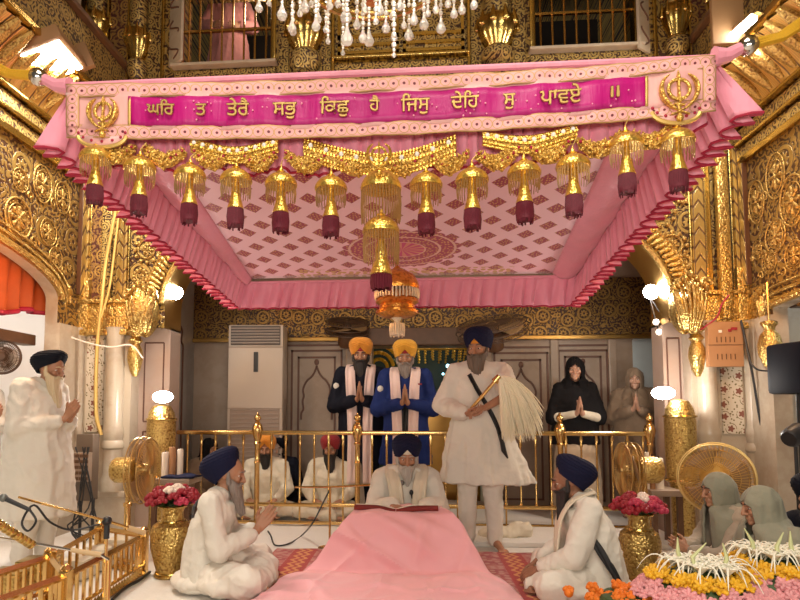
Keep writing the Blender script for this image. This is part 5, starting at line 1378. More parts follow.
# ------------------------------------------------------------------ things on the floor
# carpet
def m_carpet():
    t = NT('red_carpet'); x = t.sep(t.coord('UV')); u, v = x[0], x[1]
    p = t.comb(u, v); n = t.vor(p, 16, rnd=.7)['Distance']; fl = t.math('SUBTRACT', 1.0, t.step(n, .25, .36))
    n2 = t.noise(p, 9, 3)
    base = t.mix(t.step(n2, .42, .58), (.34, .045, .055), (.45, .15, .13)); base = t.mix(t.math('MULTIPLY', fl, .7), base, (.52, .30, .24))
    d = t.math('SUBTRACT', 1.0, t.math('ABSOLUTE', u))
    wv = t.math('MULTIPLY', t.math('SINE', t.math('MULTIPLY', v, 55.0)), .018)
    l = t.math('ABSOLUTE', t.math('SUBTRACT', t.math('ABSOLUTE', t.math('SUBTRACT', d, t.math('ADD', .235, wv))), .028))
    wave = t.math('SUBTRACT', 1.0, t.step(l, .010, .018))
    zone = t.math('SUBTRACT', 1.0, t.step(t.math('ABSOLUTE', t.math('SUBTRACT', d, .235)), .085, .09))
    c = t.mix(zone, base, (.38, .022, .02)); c = t.mix(t.math('MULTIPLY', wave, zone), c, (.62, .26, .08))
    t.set(col=c, rough=.95, sheen=.2); t.bump(t.noise(t.coord('Object'), 160, 2), .5, .01); return t.mat
M['carpet'] = m_carpet()
cx0, cx1 = G(277, 551).x, G(540, 556).x; cy1 = G(277, 551).y; cw = (cx1-cx0)/2
mb = MB(); mb.grid(lambda u, v: (lerp(cx0, cx1, u), lerp(2.4, cy1, v), .014+.003*sin(u*30)*sin(v*17)), 60, 60, uvf=lambda u, v: (u*2-1, v*2.5))
o = mb.build('carpet', M['carpet'], solid=.02, smooth=True); tag(o, 'red flowered carpet with wavy gold border under the pink-draped platform', 'carpet')

# platform draped in pink cloth
def plat():
    t = thing('draped_platform', 'low platform draped to the floor in plain pink cloth in front of the reader', 'platform', (W(402, 560, 4.3).x, 4.3, 0))
    # rows from the back of the top to the hem in front: left px, right px, py of centre, Y
    rows = [(350, 452, 4.78, .41), (347, 454, 4.66, .42), (343, 458, 4.46, .43), (336, 466, 4.37, .42), (328, 475, 4.34, .37), (318, 483, 4.29, .27), (308, 489, 4.25, .15), (303, 493, 4.22, .06), (299, 496, 4.18, .034), (293, 503, 4.12, .065), (284, 510, 4.0, .075), (273, 517, 3.84, .055), (260, 525, 3.64, .04), (246, 532, 3.45, .03)]
    R_ = []
    for a, b, Y, z in rows:
        l = W(a, 540, Y); r = W(b, 540, Y); R_.append((l.x, r.x, Y, z))
    mb = MB(); n = len(R_)-1
    def f(u, v):
        k = v*n; i = min(int(k), n-1); q = k-i; q = q
        x0, x1, Y, z = (lerp(p, s_, q) for p, s_ in zip(R_[i], R_[i+1]))
        e = u*2-1; x = lerp(x0, x1, u)
        if abs(e) > .80:                             # sides fall away to the floor
            s_ = (abs(e)-.80)/.20; zz = lerp(z, .03, s_**1.25); x += (1 if e > 0 else -1)*s_*.05*min(1, z*3)
        else: zz = z
        ns = noise.noise(Vector((x*3, Y*4, z*5)))*.03+max(0, 1-abs(noise.noise(Vector((x*2.0+z*3.5, Y*1.2-x*.8, z*2+5))))*3.2)**2*.03+max(0, 1-abs(noise.noise(Vector((x*3.1-z*3.0+8, Y*2, z*2+1))))*4)**2*.018
        cr = .012*sin(x*5+z*9)*min(1, max(0, (z-.06)*5)); 
        fl = .0
        for (a0, b0, a1, b1, am) in ((-.25, .44, .35, .10, .022), (-.05, .44, .52, .22, .016), (-.45, .40, -.15, .06, .018), (.20, .43, .05, .05, .014)):
            q0 = Vector((a0, b0)); q1 = Vector((a1, b1)); pp = Vector((x-W(402, 540, 4.3).x, zz)); dd = q1-q0; tt = min(1, max(0, (pp-q0).dot(dd)/dd.dot(dd))); ds = (pp-q0-dd*tt).length
            fl += am*exp(-(ds/.035)**2)*sin(pi*min(1, tt*.9+.1))
        if Y < 4.2: fl = .02*max(0, 1-abs(noise.noise(Vector((x*2.5+Y*1.5, Y*4-x*2, 2))))*3)**2
        return Vector((x, Y-ns-cr-fl, max(.028, zz+ns*.7+fl*.8)))
    mb.grid(f, 110, 110); mb.build('pink_cover', M['pink_cloth'], t, world=True, solid=.008)
    mb = MB(); x0, x1 = W(362, 540, 4.6).x, W(444, 540, 4.6).x; mb.bbox(x0, 4.48, 0, x1, 4.74, .36, .02); mb.build('platform_base', M['wood'], t, world=True)
    # side hanging of darker red seen at the right corner
    return t
plat()
# open book
p = W(396, 510, 4.52); bz = .425
t = thing('book', 'open scripture book with dark red covers on the pink-draped platform', 'book', (p.x, 4.56, bz))
xl, xr, xm = W(355, 510, 4.5).x, W(438, 510, 4.5).x, W(396, 510, 4.5).x
for s, xa, xb in ((-1, xl, xm-.005), (1, xm+.005, xr)):
    w = abs(xb-xa); nm = 'cover'
    def top(u, d, s=s): # u from spine outwards
        return bz+.018+.030*sin(min(1, u*1.3)*pi/2)+d
    mb = MB()
    def cf2(u, v, s=s, w=w): return Vector((xm+s*(.004+u*w), lerp(4.42, 4.80, v), top(u, 0)-.16*v*.38))
    mb.grid(lambda u, v: cf2(u, v), 14, 6)
    ob = mb.build('book_cover', M['book_red'], t, world=True, solid=.012)
    mb = MB(); mb.grid(lambda u, v: (lambda c: Vector((c.x, lerp(4.415, 4.42, v), c.z-.002-v*.03)))(cf2(u, 0)), 14, 2); mb.build('cloth_wrap', M['book_red'], t, world=True, solid=.01)
    mb = MB(); mb.grid(lambda u, v: cf2(.03+u*.92, .04+v*.92)+Vector((0, 0, .008+.006*sin(pi*min(1, u*1.4)))), 14, 6); mb.build('page_block', M['paper'], t, world=True, solid=.008)

# brass railing
YR = 6.1; RL, RR = W(176, 480, YR).x, W(651, 480, YR).x; zt_, zm_, zb_ = W(415, 433, YR).z, W(415, 506, YR).z, .03
posts = [W(px, 480, YR).x for px in (257, 357.5, 459, 561)]+[RR]
rl = thing('brass_railing', 'polished brass railing with slim balusters and ball-topped posts across the dais back', 'railing', ((RL+RR)/2, YR, 0))
def rail(name, z, r): 
    mb = MB(); mb.bbox(RL, YR-r, z-r*.8, RR, YR+r, z+r*.8, r*.5); mb.build(name, M['brass'], rl, world=True)
rail('top_rail', zt_, .028); rail('middle_rail', zm_, .024); rail('bottom_rail', zb_, .02)
for x in posts:
    mb = MB(); mb.lathe([(.032, 0), (.034, .02), (.026, .05), (.026, zt_-.32), (.034, zt_-.30), (.026, zt_-.28), (.026, zt_-.13), (.04, zt_-.11), (.028, zt_-.09), (.045, zt_-.03), (.058, zt_+.03), (.045, zt_+.08), (.024, zt_+.10), (.034, zt_+.115)], Matrix.Translation((x, YR-.005, 0)), 16); po = mb.build('post', M['brass'], rl, world=True)
    mb = MB(); mb.ell((x, YR-.005, zt_+.15), .036, nu=14, nv=10); mb.ell((x, YR-.005, zt_+.19), .014, nu=8, nv=6); f_ = mb.build('finial', M['brass'], po, world=True)
xs = []
for k in range(40):
    x = W(257, 480, YR).x+(k-6)*(posts[1]-posts[0])/7
    if RL+.03 < x < RR-.03 and min(abs(x-q) for q in posts) > .05: xs.append(x)
for k, x in enumerate(xs):
    mb = MB(); mb.lathe([(.010, zm_), (.011, zm_+.02), (.016, zm_+.035), (.010, zm_+.05), (.010, zt_-.14), (.016, zt_-.12), (.011, zt_-.10), (.017, zt_-.06), (.011, zt_-.03), (.011, zt_)], Matrix.Translation((x, YR, 0)), 10)
    if k % 3 == 1: mb.lathe([(.009, zb_), (.009, zm_)], Matrix.Translation((x, YR, 0)), 8)
    mb.build('baluster', M['brass'], rl, world=True)

# tower air conditioner
YC_ = 6.95; a, b = W(229, 325, YC_), W(283, 325, YC_); h = a.z
t = thing('air_conditioner', 'tall beige floor-standing air conditioner in the left of the alcove', 'air conditioner', ((a.x+b.x)/2, YC_, 0), R(3))
w = (b.x-a.x)/2; zz = lambda py: W(255, py, YC_).z
mb = MB(); mb.bbox(-w, 0, .0, w, .34, h, .02); mb.build('casing', M['ac'], t)
mb = MB(); mb.bbox(-w*.9, -.02, zz(345), w*.9, .01, zz(326), .006); mb.build('outlet_grille', M['ac_dark'], t)
mb = MB()
for k in range(6):
    z = lerp(zz(344.5), zz(327), (k+.5)/6); mb.bbox(-w*.88, -.032, z-.006, w*.88, -.018, z+.006, .002)
mb.build('louvres', M['ac_slat'], t)
mb = MB(); mb.bbox(-w*.06, -.014, zz(372), w*.10, .002, zz(352), .004); mb.build('display', M['black'], t)
mb = MB(); mb.bbox(-w*.9, -.012, .10, w*.9, .002, zz(409), .006); mb.build('intake_panel', M['ac_dark2'], t)
mb = MB()
for k in range(22): z = lerp(.14, zz(410), k/21); mb.bbox(-w*.86, -.018, z-.006, w*.86, -.012, z+.006, .002)
mb.build('intake_slats', M['ac_slat'], t)
mb = MB(); mb.bbox(-w, -.008, zz(408.5), w, .002, zz(408), .002); mb.box(-w*.985, -.009, zz(347)-.004, w*.985, .001, zz(347)+.004); mb.build('panel_seam', M['ac_dark2'], t)

# fans
def fan_head(t, M0, r, cage, bl, motor, thick=.10, par=None):
    """wire cage, blades and motor; axis of the fan along local +X"""
    mb = MB(); P = lambda x, q, rr: M0@Vector((x, rr*cos(q), rr*sin(q)))
    for x in (-thick*.5, 0, thick*.5): mb.tube([P(x, 2*pi*i/40, r*(1 if x == 0 else .96)) for i in range(41)], .006, 6)
    for rr, x in ((.8, .85), (.6, .95), (.4, 1.0)):
        for s in (-1, 1): mb.tube([P(s*thick*.5*x*1.1, 2*pi*i/36, r*rr) for i in range(37)], .0028, 4)
    for k in range(56):
        q = 2*pi*k/56
        for s in (-1, 1): mb.tube([P(s*thick*.6, q, r*.15), P(s*thick*.58, q+.06, r*.6), P(s*thick*.5, q+.1, r*.96)], .0026, 4, caps=False)
    mb.build('cage', cage, par or t)
    mb = MB()
    for k in range(3):
        q0 = 2*pi*k/3
        mb.grid(lambda u, v: P((u-.5)*.05+.0, q0+(u-.5)*(.5+.9*v), r*lerp(.12, .86, v)), 8, 8)
    o = mb.build('blades', bl, par or t, solid=.004)
    mb = MB(); RX = M0@Matrix.Rotation(R(90), 4, 'Y')
    mb.lathe([(.02, -.06), (r*.18, -.05), (r*.2, .0), (r*.18, .05), (.03, .075)], RX, 18); mb.build('hub', cage, par or t)
    mb = MB(); mb.lathe([(.03, -.26), (.085, -.25), (.105, -.22), (.108, -.12), (.10, -.07), (.06, -.055)], RX, 22); mb.build('motor_housing', motor, par or t)
def pedestal_fan(label, loc, rz, r, zc, tilt=0, motor='leaf_fine', cage='fan_gold'):
    t = thing('pedestal_fan', label, 'fan', loc, rz)
    mb = MB(); mb.lathe([(.16, 0), (.165, .015), (.12, .03), (.04, .05), (.028, .07), (.026, zc*.55), (.035, zc*.56), (.035, zc*.6), (.02, zc*.61), (.02, zc-.06)], Matrix.Translation((-.12, 0, 0)), 18); mb.build('stand', M['brass'], t)
    fan_head(t, Matrix.Translation((0, 0, zc))@Matrix.Rotation(R(tilt), 4, 'Y'), r, M[cage], M['fan_blade'], M[motor]); return t
# left pair: motor drum at px 112-140, y 474; cage at 145, 468
p = W(143, 470, 4.85); pedestal_fan('gilded pedestal fan behind the left flower vase, its drum motor towards the fence', (p.x, 4.85, 0), R(3), 33/S(p), p.z, 0)
p = W(629, 470, 5.05); pedestal_fan('narrow-seen gilded pedestal fan behind the right flower vase', (p.x, 5.05, 0), R(181), 28/S(p), p.z, 0)
p = W(716, 478, 4.75); pedestal_fan('large gilded pedestal fan turned to the camera behind the two veiled women', (p.x, 4.75, 0), R(-112), 35/S(p), p.z, 0, 'fan_gold')
def wall_fan(label, px, py, Y, r, rot):
    p = W(px, py, Y); t = thing('mounted_fan', label, 'fan', p)
    fan_head(t, Euler(rot).to_matrix().to_4x4(), r, M['fan_dark'], M['fan_blade'], M['wood'], .12)
    mb = MB(); mb.tube([(0, .2, .0), (0, YA-Y-.02, .05)], .02, 8); mb.build('wall_arm', M['wood'], t)
p = W(347, 327, 7.2); wall_fan('dark wall fan above the man in the saffron turban', 347, 327, 7.2, 23/S(p), (0, R(-68), R(-80)))
p = W(492, 329, 6.7); wall_fan('large dark wall fan above the attendant with the whisk', 492, 329, 6.7, 36/S(p), (0, R(-66), R(-115)))
p = W(2, 357, 5.0); t = thing('mounted_fan', 'round white-caged fan at the left edge in front of the bright opening', 'fan', p)
fan_head(t, Euler((0, 0, R(-60))).to_matrix().to_4x4(), 17/S(p), M['fan_dark'], M['white_pl'], M['white_pl'], .1)
mb = MB(); mb.tube([(-.15, 0, 0), (-.7, .0, .0)], .02, 8); mb.build('wall_arm', M['wood'], t)

# gilt embossed lamp towers with flood lamps
def gilt_tower(px, wpx, ytop, Y, label, lamp, lx, ly):
    p = W(px, ytop, Y); s = S(p); r = wpx/s/2; h = p.z
    t = thing('gilt_urn', label, 'urn', (p.x, Y, 0))
    mb = MB(); mb.lathe([(r*.8, 0), (r*.85, .05), (r*.7, .1), (r*.75, h*.40), (r*.95, h*.46), (r*1.0, h*.6), (r*1.0, h*.85), (r*.9, h*.93), (r*.6, h*.985), (r*.1, h)], None, 28); mb.build('urn_body', M['leaf_fine'], t)
    for z in (.44, .88): mb = MB(); mb.tube([(r*1.0*cos(2*pi*i/30), r*1.0*sin(2*pi*i/30), h*z) for i in range(31)], .012, 6); mb.build('rim', M['gold'], t)
    q = W(lx, ly, Y-.16); f = thing('flood_lamp', lamp, 'lamp', q)
    mb = MB(); mb.bbox(-.085, .0, -.042, .085, .05, .042, .02); mb.build('housing', M['black'], f)
    mb = MB(); mb.ell((0, -.005, 0), (.10, .022, .055), nu=20, nv=12); mb.build('lit_lens', M['lamp'], f)
    mb = MB(); mb.tube([(0, .05, 0), (0, .12, -.05)], .012, 6); mb.build('bracket', M['chrome'], f)
gilt_tower(162, 28, 404, 5.62, 'tall embossed gilt urn behind the fan at the left pier', 'bright flood lamp on top of the left gilt urn', 163, 397)
gilt_tower(679, 29, 399, 5.50, 'tall embossed gilt urn at the right pier beside the railing end', 'bright flood lamp in front of the right gilt urn', 663, 393)
for px, py, lab in ((176, 293, 'small flood lamp under the arch by the left gilded corbel'), (651, 292, 'small flood lamp under the arch by the right gilded corbel')):
    q = W(px, py, 5.95); f = thing('flood_lamp', lab, 'lamp', q)
    mb = MB(); mb.bbox(-.06, 0, -.055, .06, .05, .055, .012); mb.build('housing', M['black'], f)
    mb = MB(); mb.ell((0, -.003, 0), (.075, .02, .07), nu=20, nv=12); mb.build('lit_lens', M['lamp'], f)
    mb = MB(); mb.tube([(0, .05, 0), ((-.12 if px < 400 else .12), .1, -.02)], .012, 6); mb.build('bracket', M['chrome'], f)
    if px > 400:
        for k, (dx, dy) in enumerate(((5, 30), (14, 29), (8, 40))):
            mb = MB(); w_ = W(px+dx, py+dy, 5.95)-q; mb.ell(w_, .03, nu=12, nv=8); mb.build('bulb', M['warm_bulb'], f)
            mb = MB(); mb.tube([w_, (0, .05, -.03)], .006, 5); mb.build('cord', M['black'], f)
# ceiling-side lights
p = W(54, 62, 4.6); t = thing('flood_light', 'large square flood light glowing white on the left cornice', 'light', p, 0); t.rotation_euler = (R(6), R(-24), R(6))
mb = MB(); mb.bbox(-.2, -.30, -.01, .2, .24, .10, .015); mb.build('housing', M['panel_brown'], t)
mb = MB(); mb.bbox(-.16, -.26, -.022, .16, .20, -.008, .004); mb.build('lit_panel', M['flood'], t)
mb = MB(); mb.bbox(-.02, .24, .0, .26, .30, .22, .01); mb.build('mounting_plate', M['panel_brown'], t)
p = W(737, 27, 4.6); t = thing('tube_light', 'short white tube light on a brown plate on the right cornice', 'light', p, 0)
q = W(753, 18, 4.4)-p; r_ = W(729, 40, 4.7)-p
mb = MB(); mb.tube([q, r_], .032, 12); mb.build('lit_tube', M['flood'], t)
mb = MB(); mb.tube([q*1.03+Vector((.03, 0, .03)), r_*1.03+Vector((.03, 0, .03))], .045, 4, 0, True, .4); mb.build('batten', M['chrome'], t)
mb = MB(); mb.bbox(-.16, .04, -.1, .08, .08, .42, .01); mb.build('back_plate', M['panel_brown'], t)
mb = MB(); mb.tube([(0, .07, .1), (XR-.34-p.x, .07, .1)], .015, 6); mb.tube([(0, .05, .03), (0, .0, .0)], .015, 6); mb.build('bracket', M['panel_brown'], t)

# flower vases
def vase(label, px, ybase, yneck, wpx, blabel):
    g = G(px, ybase); s = S(g); r = wpx/s/2; h = W(px, yneck, g.y).z
    t = thing('flower_vase', label, 'vase', g)
    prof = [(r*.72, 0), (r*.8, .012), (r*.66, .03), (r*.78, h*.18), (r*.98, h*.42), (r*1.0, h*.6), (r*.9, h*.72), (r*.52, h*.80), (r*.50, h*.90), (r*.62, h), (r*.56, h)]
    mb = MB(); mb.lathe(prof, None, 30); mb.build('vase_body', M['leaf_fine'], t)
    for z, k in ((.03, .7), (h*.775, .62), (h*.99, .63)): mb = MB(); mb.tube([(r*k*cos(2*pi*i/30), r*k*sin(2*pi*i/30), z) for i in range(31)], .010, 6); mb.build('collar', M['gold'], t)
    f = thing('bouquet', blabel, 'flowers', g+Vector((0, 0, h)))
    R0 = r*1.12; rnd = random.Random(px)
    mb = MB()
    for k in range(70):
        q = rnd.uniform(0, 2*pi); d = Vector((cos(q), sin(q), rnd.uniform(-.05, .35))).normalized(); a = d*R0*.25; b = d*R0*rnd.uniform(.9, 1.1)+Vector((0, 0, .02))
        sd = d.cross(Vector((0, 0, 1))).normalized(); m_ = a.lerp(b, .55)+Vector((0, 0, .02)); mb.add([a, m_+sd*.022, b, m_-sd*.022], [(0, 1, 2, 3)])
    mb.tube([(0, 0, -.05), (0, 0, .04)], r*.4, 10); mb.build('leaves', M['leaf_green'], f)
    def rose(c, rr, mt):
        b = MB()
        for L in range(3):
            for k in range(5):
                q = 2*pi*k/5+L*.6+c.x*9; rad = rr*(.30+.28*L); 
                b.ell(c+Vector((cos(q)*rad, sin(q)*rad, rr*(.30-.22*L))), (rr*.42, rr*.42, rr*.46), Matrix.Rotation(q, 4, 'Z')@Matrix.Rotation(R(18+22*L), 4, 'Y'), 8, 6)
        b.ell(c+Vector((0, 0, rr*.42)), rr*.34, nu=8, nv=6); b.build('rose', mt, f)
    n = 22
    for k in range(n):
        u = (k+.5)/n; th = math.acos(1-u*.95); q = k*2.39996
        c = Vector((R0*.95*sin(th)*cos(q), R0*.95*sin(th)*sin(q), .02+R0*.62*cos(th)))
        white = (u < .16 and k % 2 == 0)
        rose(c, .042*rnd.uniform(.9, 1.15), M['rose_white'] if white else M['rose_red'] if rnd.random() < .7 else M['rose_pink'])
vase('embossed gold vase holding red roses beside the praying man on the left', 171, 576, 505, 42, 'round bouquet of red and pink roses in the left gold vase')
vase('embossed gold vase holding red roses behind the seated man on the right', 641, 583, 513, 40, 'round bouquet of red and pink roses in the right gold vase')

# cloth bundle and table things
p = G(508, 541); t = thing('cloth_bundle', 'rolled white cloth bundle on the floor at the attendant right foot', 'cloth', p)
mb = MB()
mb.ell((-.10, 0, .07), (.16, .10, .065), nu=24, nv=14); mb.ell((.10, .02, .085), (.12, .09, .085), nu=24, nv=14); mb.cap((-.2, -.02, .06), (.15, .0, .10), .05, .06, 14); mb.cap((.0, -.06, .05), (.16, -.02, .13), .04, .05, 14)
o = mb.build('bundle', M['kurta_cream'], t); remesh(o, .012, 3); noise_disp(o, .016, (14, 14, 14), 5)
def side_table(px0, px1, py, Y, lab):
    a, b = W(px0, py, Y), W(px1, py, Y); t = thing('side_table', lab, 'table', ((a.x+b.x)/2, Y, 0)); w = (b.x-a.x)/2; h = a.z
    mb = MB(); mb.bbox(-w, -.16, h-.05, w, .16, h, .01); mb.build('table_top', M['marble_dim'], t)
    for sx in (-1, 1):
        for sy in (-1, 1): mb = MB(); mb.box(sx*(w-.03)-.02, sy*.13-.02, 0, sx*(w-.03)+.02, sy*.13+.02, h-.05); mb.build('leg', M['wood'], t, smooth=False)
    return h, (a.x+b.x)/2
h1, tx1 = side_table(158, 196, 477, 5.3, 'small table carrying candles and a dark blue cloth behind the left vase')
mb = MB(); mb.grid(lambda u, v: (W(lerp(165, 197, u), 470, 5.25).x, 5.16+.25*v, h1+.012+.01*sin(u*9)*sin(v*5)), 16, 10); tag(mb.build('blue_cloth', M['navy'], solid=.015), 'folded dark blue cloth on the small table behind the left vase', 'cloth')
def candle(px, py0, py1, wpx, Y, z0, mt, lab):
    p = W(px, py0, Y); s = S(p); r = wpx/s/2; h = max(.05, W(px, py1, Y).z-z0)
    t = thing('candle', lab, 'candle', (p.x, Y, z0)); mb = MB(); mb.lathe([(r, 0), (r, h*.96), (r*.85, h), (r*.2, h*.99)], None, 16); mb.build('wax', mt, t)
    mb = MB(); mb.tube([(0, 0, h*.97), (0, 0, h+.015)], .004, 5); mb.build('wick', M['black'], t)
candle(165, 474, 452, 7, 5.38, h1, M['white_pl'], 'white pillar candle, left of the three on the small table')
candle(172, 472, 447, 6.5, 5.40, h1, M['board'], 'amber pillar candle standing between two white ones')
candle(180, 470, 449, 6, 5.43, h1, M['white_pl'], 'white pillar candle, right of the three on the small table')
h2, tx2 = side_table(644, 676, 488, 5.35, 'low table with candles behind the right vase')
for px, w_, py1, mt, lab in ((647, 4, 452, M['white_pl'], 'thin white candle on the low table behind the right vase'), (652, 5, 456, M['board'], 'short amber candle on the low table behind the right vase'), (659, 8, 458, M['white_pl'], 'thick white candle on the low table behind the right vase')): candle(px, 466, py1, w_, 5.3, h2, mt, lab)

# microphones
def boom(t, pts, r0, r1, mt='chrome', nm='boom'):
    mb = MB(); n = len(pts); mb.tube(pts, [lerp(r0, r1, i/(n-1)) for i in range(n)], 8); mb.build(nm, M[mt], t, world=True)
def mic_head(t, a, b):
    mb = MB(); d = (b-a).normalized(); mb.tube([a, b], [.010, .013], 10); mb.build('microphone', M['black'], t, world=True)
    mb = MB(); mb.ell(b+d*.015, .022, nu=14, nv=10); mb.build('mic_grille', M['mic_grey'], t, world=True)
Y = 3.35
a, c, m_ = W(145, 533, 3.55), W(107, 521, 3.4), W(18, 497, 3.1)
t = thing('microphone_stand', 'boom microphone stand with its boom reaching left over the gold fence', 'microphone stand', (c.x, c.y, 0))
boom(t, [a, a.lerp(c, .45)], .017, .015, 'wood_pale', 'counterweight'); boom(t, [a.lerp(c, .35), c, m_], .009, .006, 'brass')
mb = MB(); mb.tube([(c.x, c.y, .02), (c.x, c.y, c.z*.5)], .012, 10); mb.tube([(c.x, c.y, c.z*.45), c], .009, 10); mb.build('pole', M['brass'], t, world=True)
mb = MB(); mb.ell(c, .028, nu=12, nv=8); mb.tube([c+Vector((0, 0, -.10)), c], .017, 8); mb.build('clutch', M['black'], t, world=True)
mb = MB(); mb.lathe([(.13, 0), (.13, .012), (.03, .03), (.015, .04)], Matrix.Translation((c.x, c.y, 0)), 20); mb.build('base', M['black'], t, world=True)
mic_head(t, W(30, 510, 3.1), W(6, 499, 3.08))
mb = MB(); mb.tube(smoothpath([W(30, 510, 3.1), W(36, 521, 3.1), W(28, 531, 3.1), W(22, 522, 3.1), W(34, 505, 3.12), W(50, 522, 3.2), W(72, 530, 3.3), W(100, 524, 3.38)], 5), .006, 6); mb.build('cable', M['black'], t, world=True)
a, c = W(101, 555, 3.1), W(-4, 537, 2.9)
t = thing('microphone_stand', 'silver boom lying level above the fence, entering from the left edge', 'microphone stand', (W(60, 548, 3.03).x, 3.03, 0))
boom(t, [a, a.lerp(c, .3)], .014, .012, 'wood_pale', 'counterweight'); boom(t, [a.lerp(c, .28), c], .008, .008)
p_ = W(109, 560, 3.12); boom(t, [a, p_], .008, .008); mb = MB(); mb.tube([p_, (p_.x, p_.y, .02)], .011, 10); mb.build('pole', M['brass'], t, world=True)
mb = MB(); mb.lathe([(.11, 0), (.11, .012), (.03, .03)], Matrix.Translation((p_.x, p_.y, 0)), 18); mb.build('base', M['black'], t, world=True)
a, c = W(32, 545, 2.95), W(-6, 521, 2.75)
t = thing('gold_baton', 'short gold-wrapped rod slanting in from the left edge over the fence', 'rod', a)
mb = MB(); mb.tube([a, c], .019, 12); mb.build('rod', M['leaf_fine'], t, world=True)
mb = MB()
for k in range(9): q = a.lerp(c, k/9); mb.tube([q, q+(c-a).normalized()*.012], .023, 12)
mb.build('bands', M['gold'], t, world=True)
# reader microphone
Yr = 5.12; a, c, e = W(295, 487, Yr), W(330, 487, Yr), W(397, 483.5, 4.86)
t = thing('microphone_stand', 'brass boom microphone reaching in front of the reader from the left', 'microphone stand', (c.x, c.y, 0))
boom(t, [a, c, e], .009, .007, 'brass'); mb = MB(); mb.tube([(c.x, c.y, .02), c], .010, 10); mb.build('pole', M['brass'], t, world=True)
mb = MB(); mb.lathe([(.10, 0), (.10, .012), (.03, .03)], Matrix.Translation((c.x, c.y, 0)), 18); mb.build('base', M['brass'], t, world=True)
mic_head(t, W(391, 483.5, 4.87), W(400, 483, 4.85))
mb = MB(); mb.tube(smoothpath([W(391, 484, 4.87), W(395, 493, 4.86), W(399, 494, 4.86), W(401, 486, 4.86)], 5), .005, 6); mb.build('cable', M['black'], t, world=True)
mb = MB(); mb.tube(smoothpath([W(330, 489, Yr), W(322, 505, Yr), W(312, 524, 5.05)]+[G(px, py, .012) for px, py in ((301, 536), (288, 544), (275, 545), (271, 536), (268, 531))], 5), .007, 6); mb.build('cable', M['black'], t, world=True)

# gold fence box at the lower left
xf = G(145, 590).x if False else -1.94
def fence_side(t, p0, p1, h, nb, nm='fence_panel'):
    d = (p1-p0); n_ = d.normalized(); mb = MB()
    def bar(z, r): mb.tube([p0+Vector((0, 0, z)), p1+Vector((0, 0, z))], r, 4)
    bar(h-.012, .020); bar(.075, .014); bar(.015, .018); mb.build(nm, M['brass'], t, world=True, smooth=False)
    for k in range(nb):
        q = p0.lerp(p1, (k+.5)/nb); mb = MB(); mb.box(q.x-.008, q.y-.008, .075, q.x+.008, q.y+.008, h-.015); mb.build('baluster', M['brass'], t, world=True, smooth=False)
    mb = MB()
    for k in range(nb*2):
        q = p0.lerp(p1, (k+.5)/(nb*2)); mb.tube([q+Vector((0, 0, .02)), q+Vector((0, 0, .06))], [.022, .002], 4)
    mb.build('pointed_fretwork', M['brass'], t, world=True, smooth=False)
hF = .285
def fx(px, py): return G(px, py, hF)
A = fx(144, 534); B = fx(66, 574); C_ = fx(-25, 606); 
for q in (A, B, C_): q.z = 0
t = thing('gold_fence', 'low gilded fence enclosure with square posts at the lower left', 'fence', B)
fence_side(t, B, A, hF, 13); fence_side(t, C_, B, hF, 8)
A2, B2 = fx(100, 527), fx(50, 555); C2 = fx(-20, 577)
for q in (A2, B2, C2): q.z = 0
fence_side(t, C2, B2, hF, 9); fence_side(t, B2, A2, hF, 7); fence_side(t, A2, A, hF, 4, 'end_panel'); fence_side(t, B2, B, hF, 3, 'cross_panel')
for q in (A, B, C_, A2, B2):
    mb = MB(); mb.bbox(q.x-.028, q.y-.028, 0, q.x+.028, q.y+.028, hF+.02, .006); mb.lathe([(.03, hF+.02), (.036, hF+.03), (.02, hF+.045), (.001, hF+.055)], Matrix.Translation((q.x, q.y, 0)), 10); mb.build('post', M['brass'], t, world=True)
for k, (px, py) in enumerate(((84, 560), (105, 552), (126, 545))):
    g = G(px, py, .12); mb = MB(); mb.bbox(g.x-.13, g.y-.12, .0, g.x+.07, g.y+.12, .15+.02*k, .035)
    o = mb.build('folded_cloth', M['kurta_cream']); noise_disp(o, .01, (12, 12, 12), k)
    tag(o, ('folded cream cloth inside the fence nearest its middle post', 'folded cream cloth in the middle of the fence enclosure', 'folded cream cloth at the far end of the fence enclosure')[k], 'cloth', 'folded cloths inside the fence')
for k, (px, py, lab) in enumerate(((8, 585, 'gilded box inside the fence at the left edge'), (38, 572, 'gilded box inside the fence near its cross panel'))):
    g = G(px, py, .1); t = thing('gilded_box', lab, 'box', (g.x, g.y, 0), R(8*k)); mb = MB(); mb.bbox(-.10, -.09, 0, .10, .09, .17, .01); mb.build('box_body', M['leaf_fine'], t); mb = MB(); mb.bbox(-.105, -.095, .17, .105, .095, .19, .006); mb.build('box_lid', M['gold'], t)
# tea-light tray at the feet of the left man: dark equipment by the left pier
p = W(88, 470, 5.35); t = thing('equipment_rack', 'dark electrical rack with a pale ventilated panel standing at the left pier', 'rack', (p.x, 5.35, 0))
s = S(p); hw = 13/s
mb = MB(); mb.bbox(-hw*.75, -.06, W(88, 500, 5.35).z, hw*.6, .06, W(88, 434, 5.35).z, .01); mb.build('cabinet', M['rack_brown'], t)
for sx in (-1, 1): mb = MB(); mb.tube([(sx*hw*.5, 0, 0), (sx*hw*.5, 0, W(88, 500, 5.35).z+.02)], .014, 6); mb.build('leg', M['black'], t)
z0, z1 = W(88, 481, 5.3).z, W(88, 452, 5.3).z; mb = MB(); mb.bbox(-hw*.75, -.13, z0, hw*.6, -.06, z1, .006)
for i in range(4):
    for j in range(5): x = lerp(-hw*.62, hw*.45, i/3); z = lerp(z0+.03, z1-.03, j/4); mb.box(x-.018, -.136, z-.014, x+.018, -.128, z+.014, 1)
mb.build('vent_panel', [M['marble_dim'], M['wood']], t, smooth=False)
mb = MB()
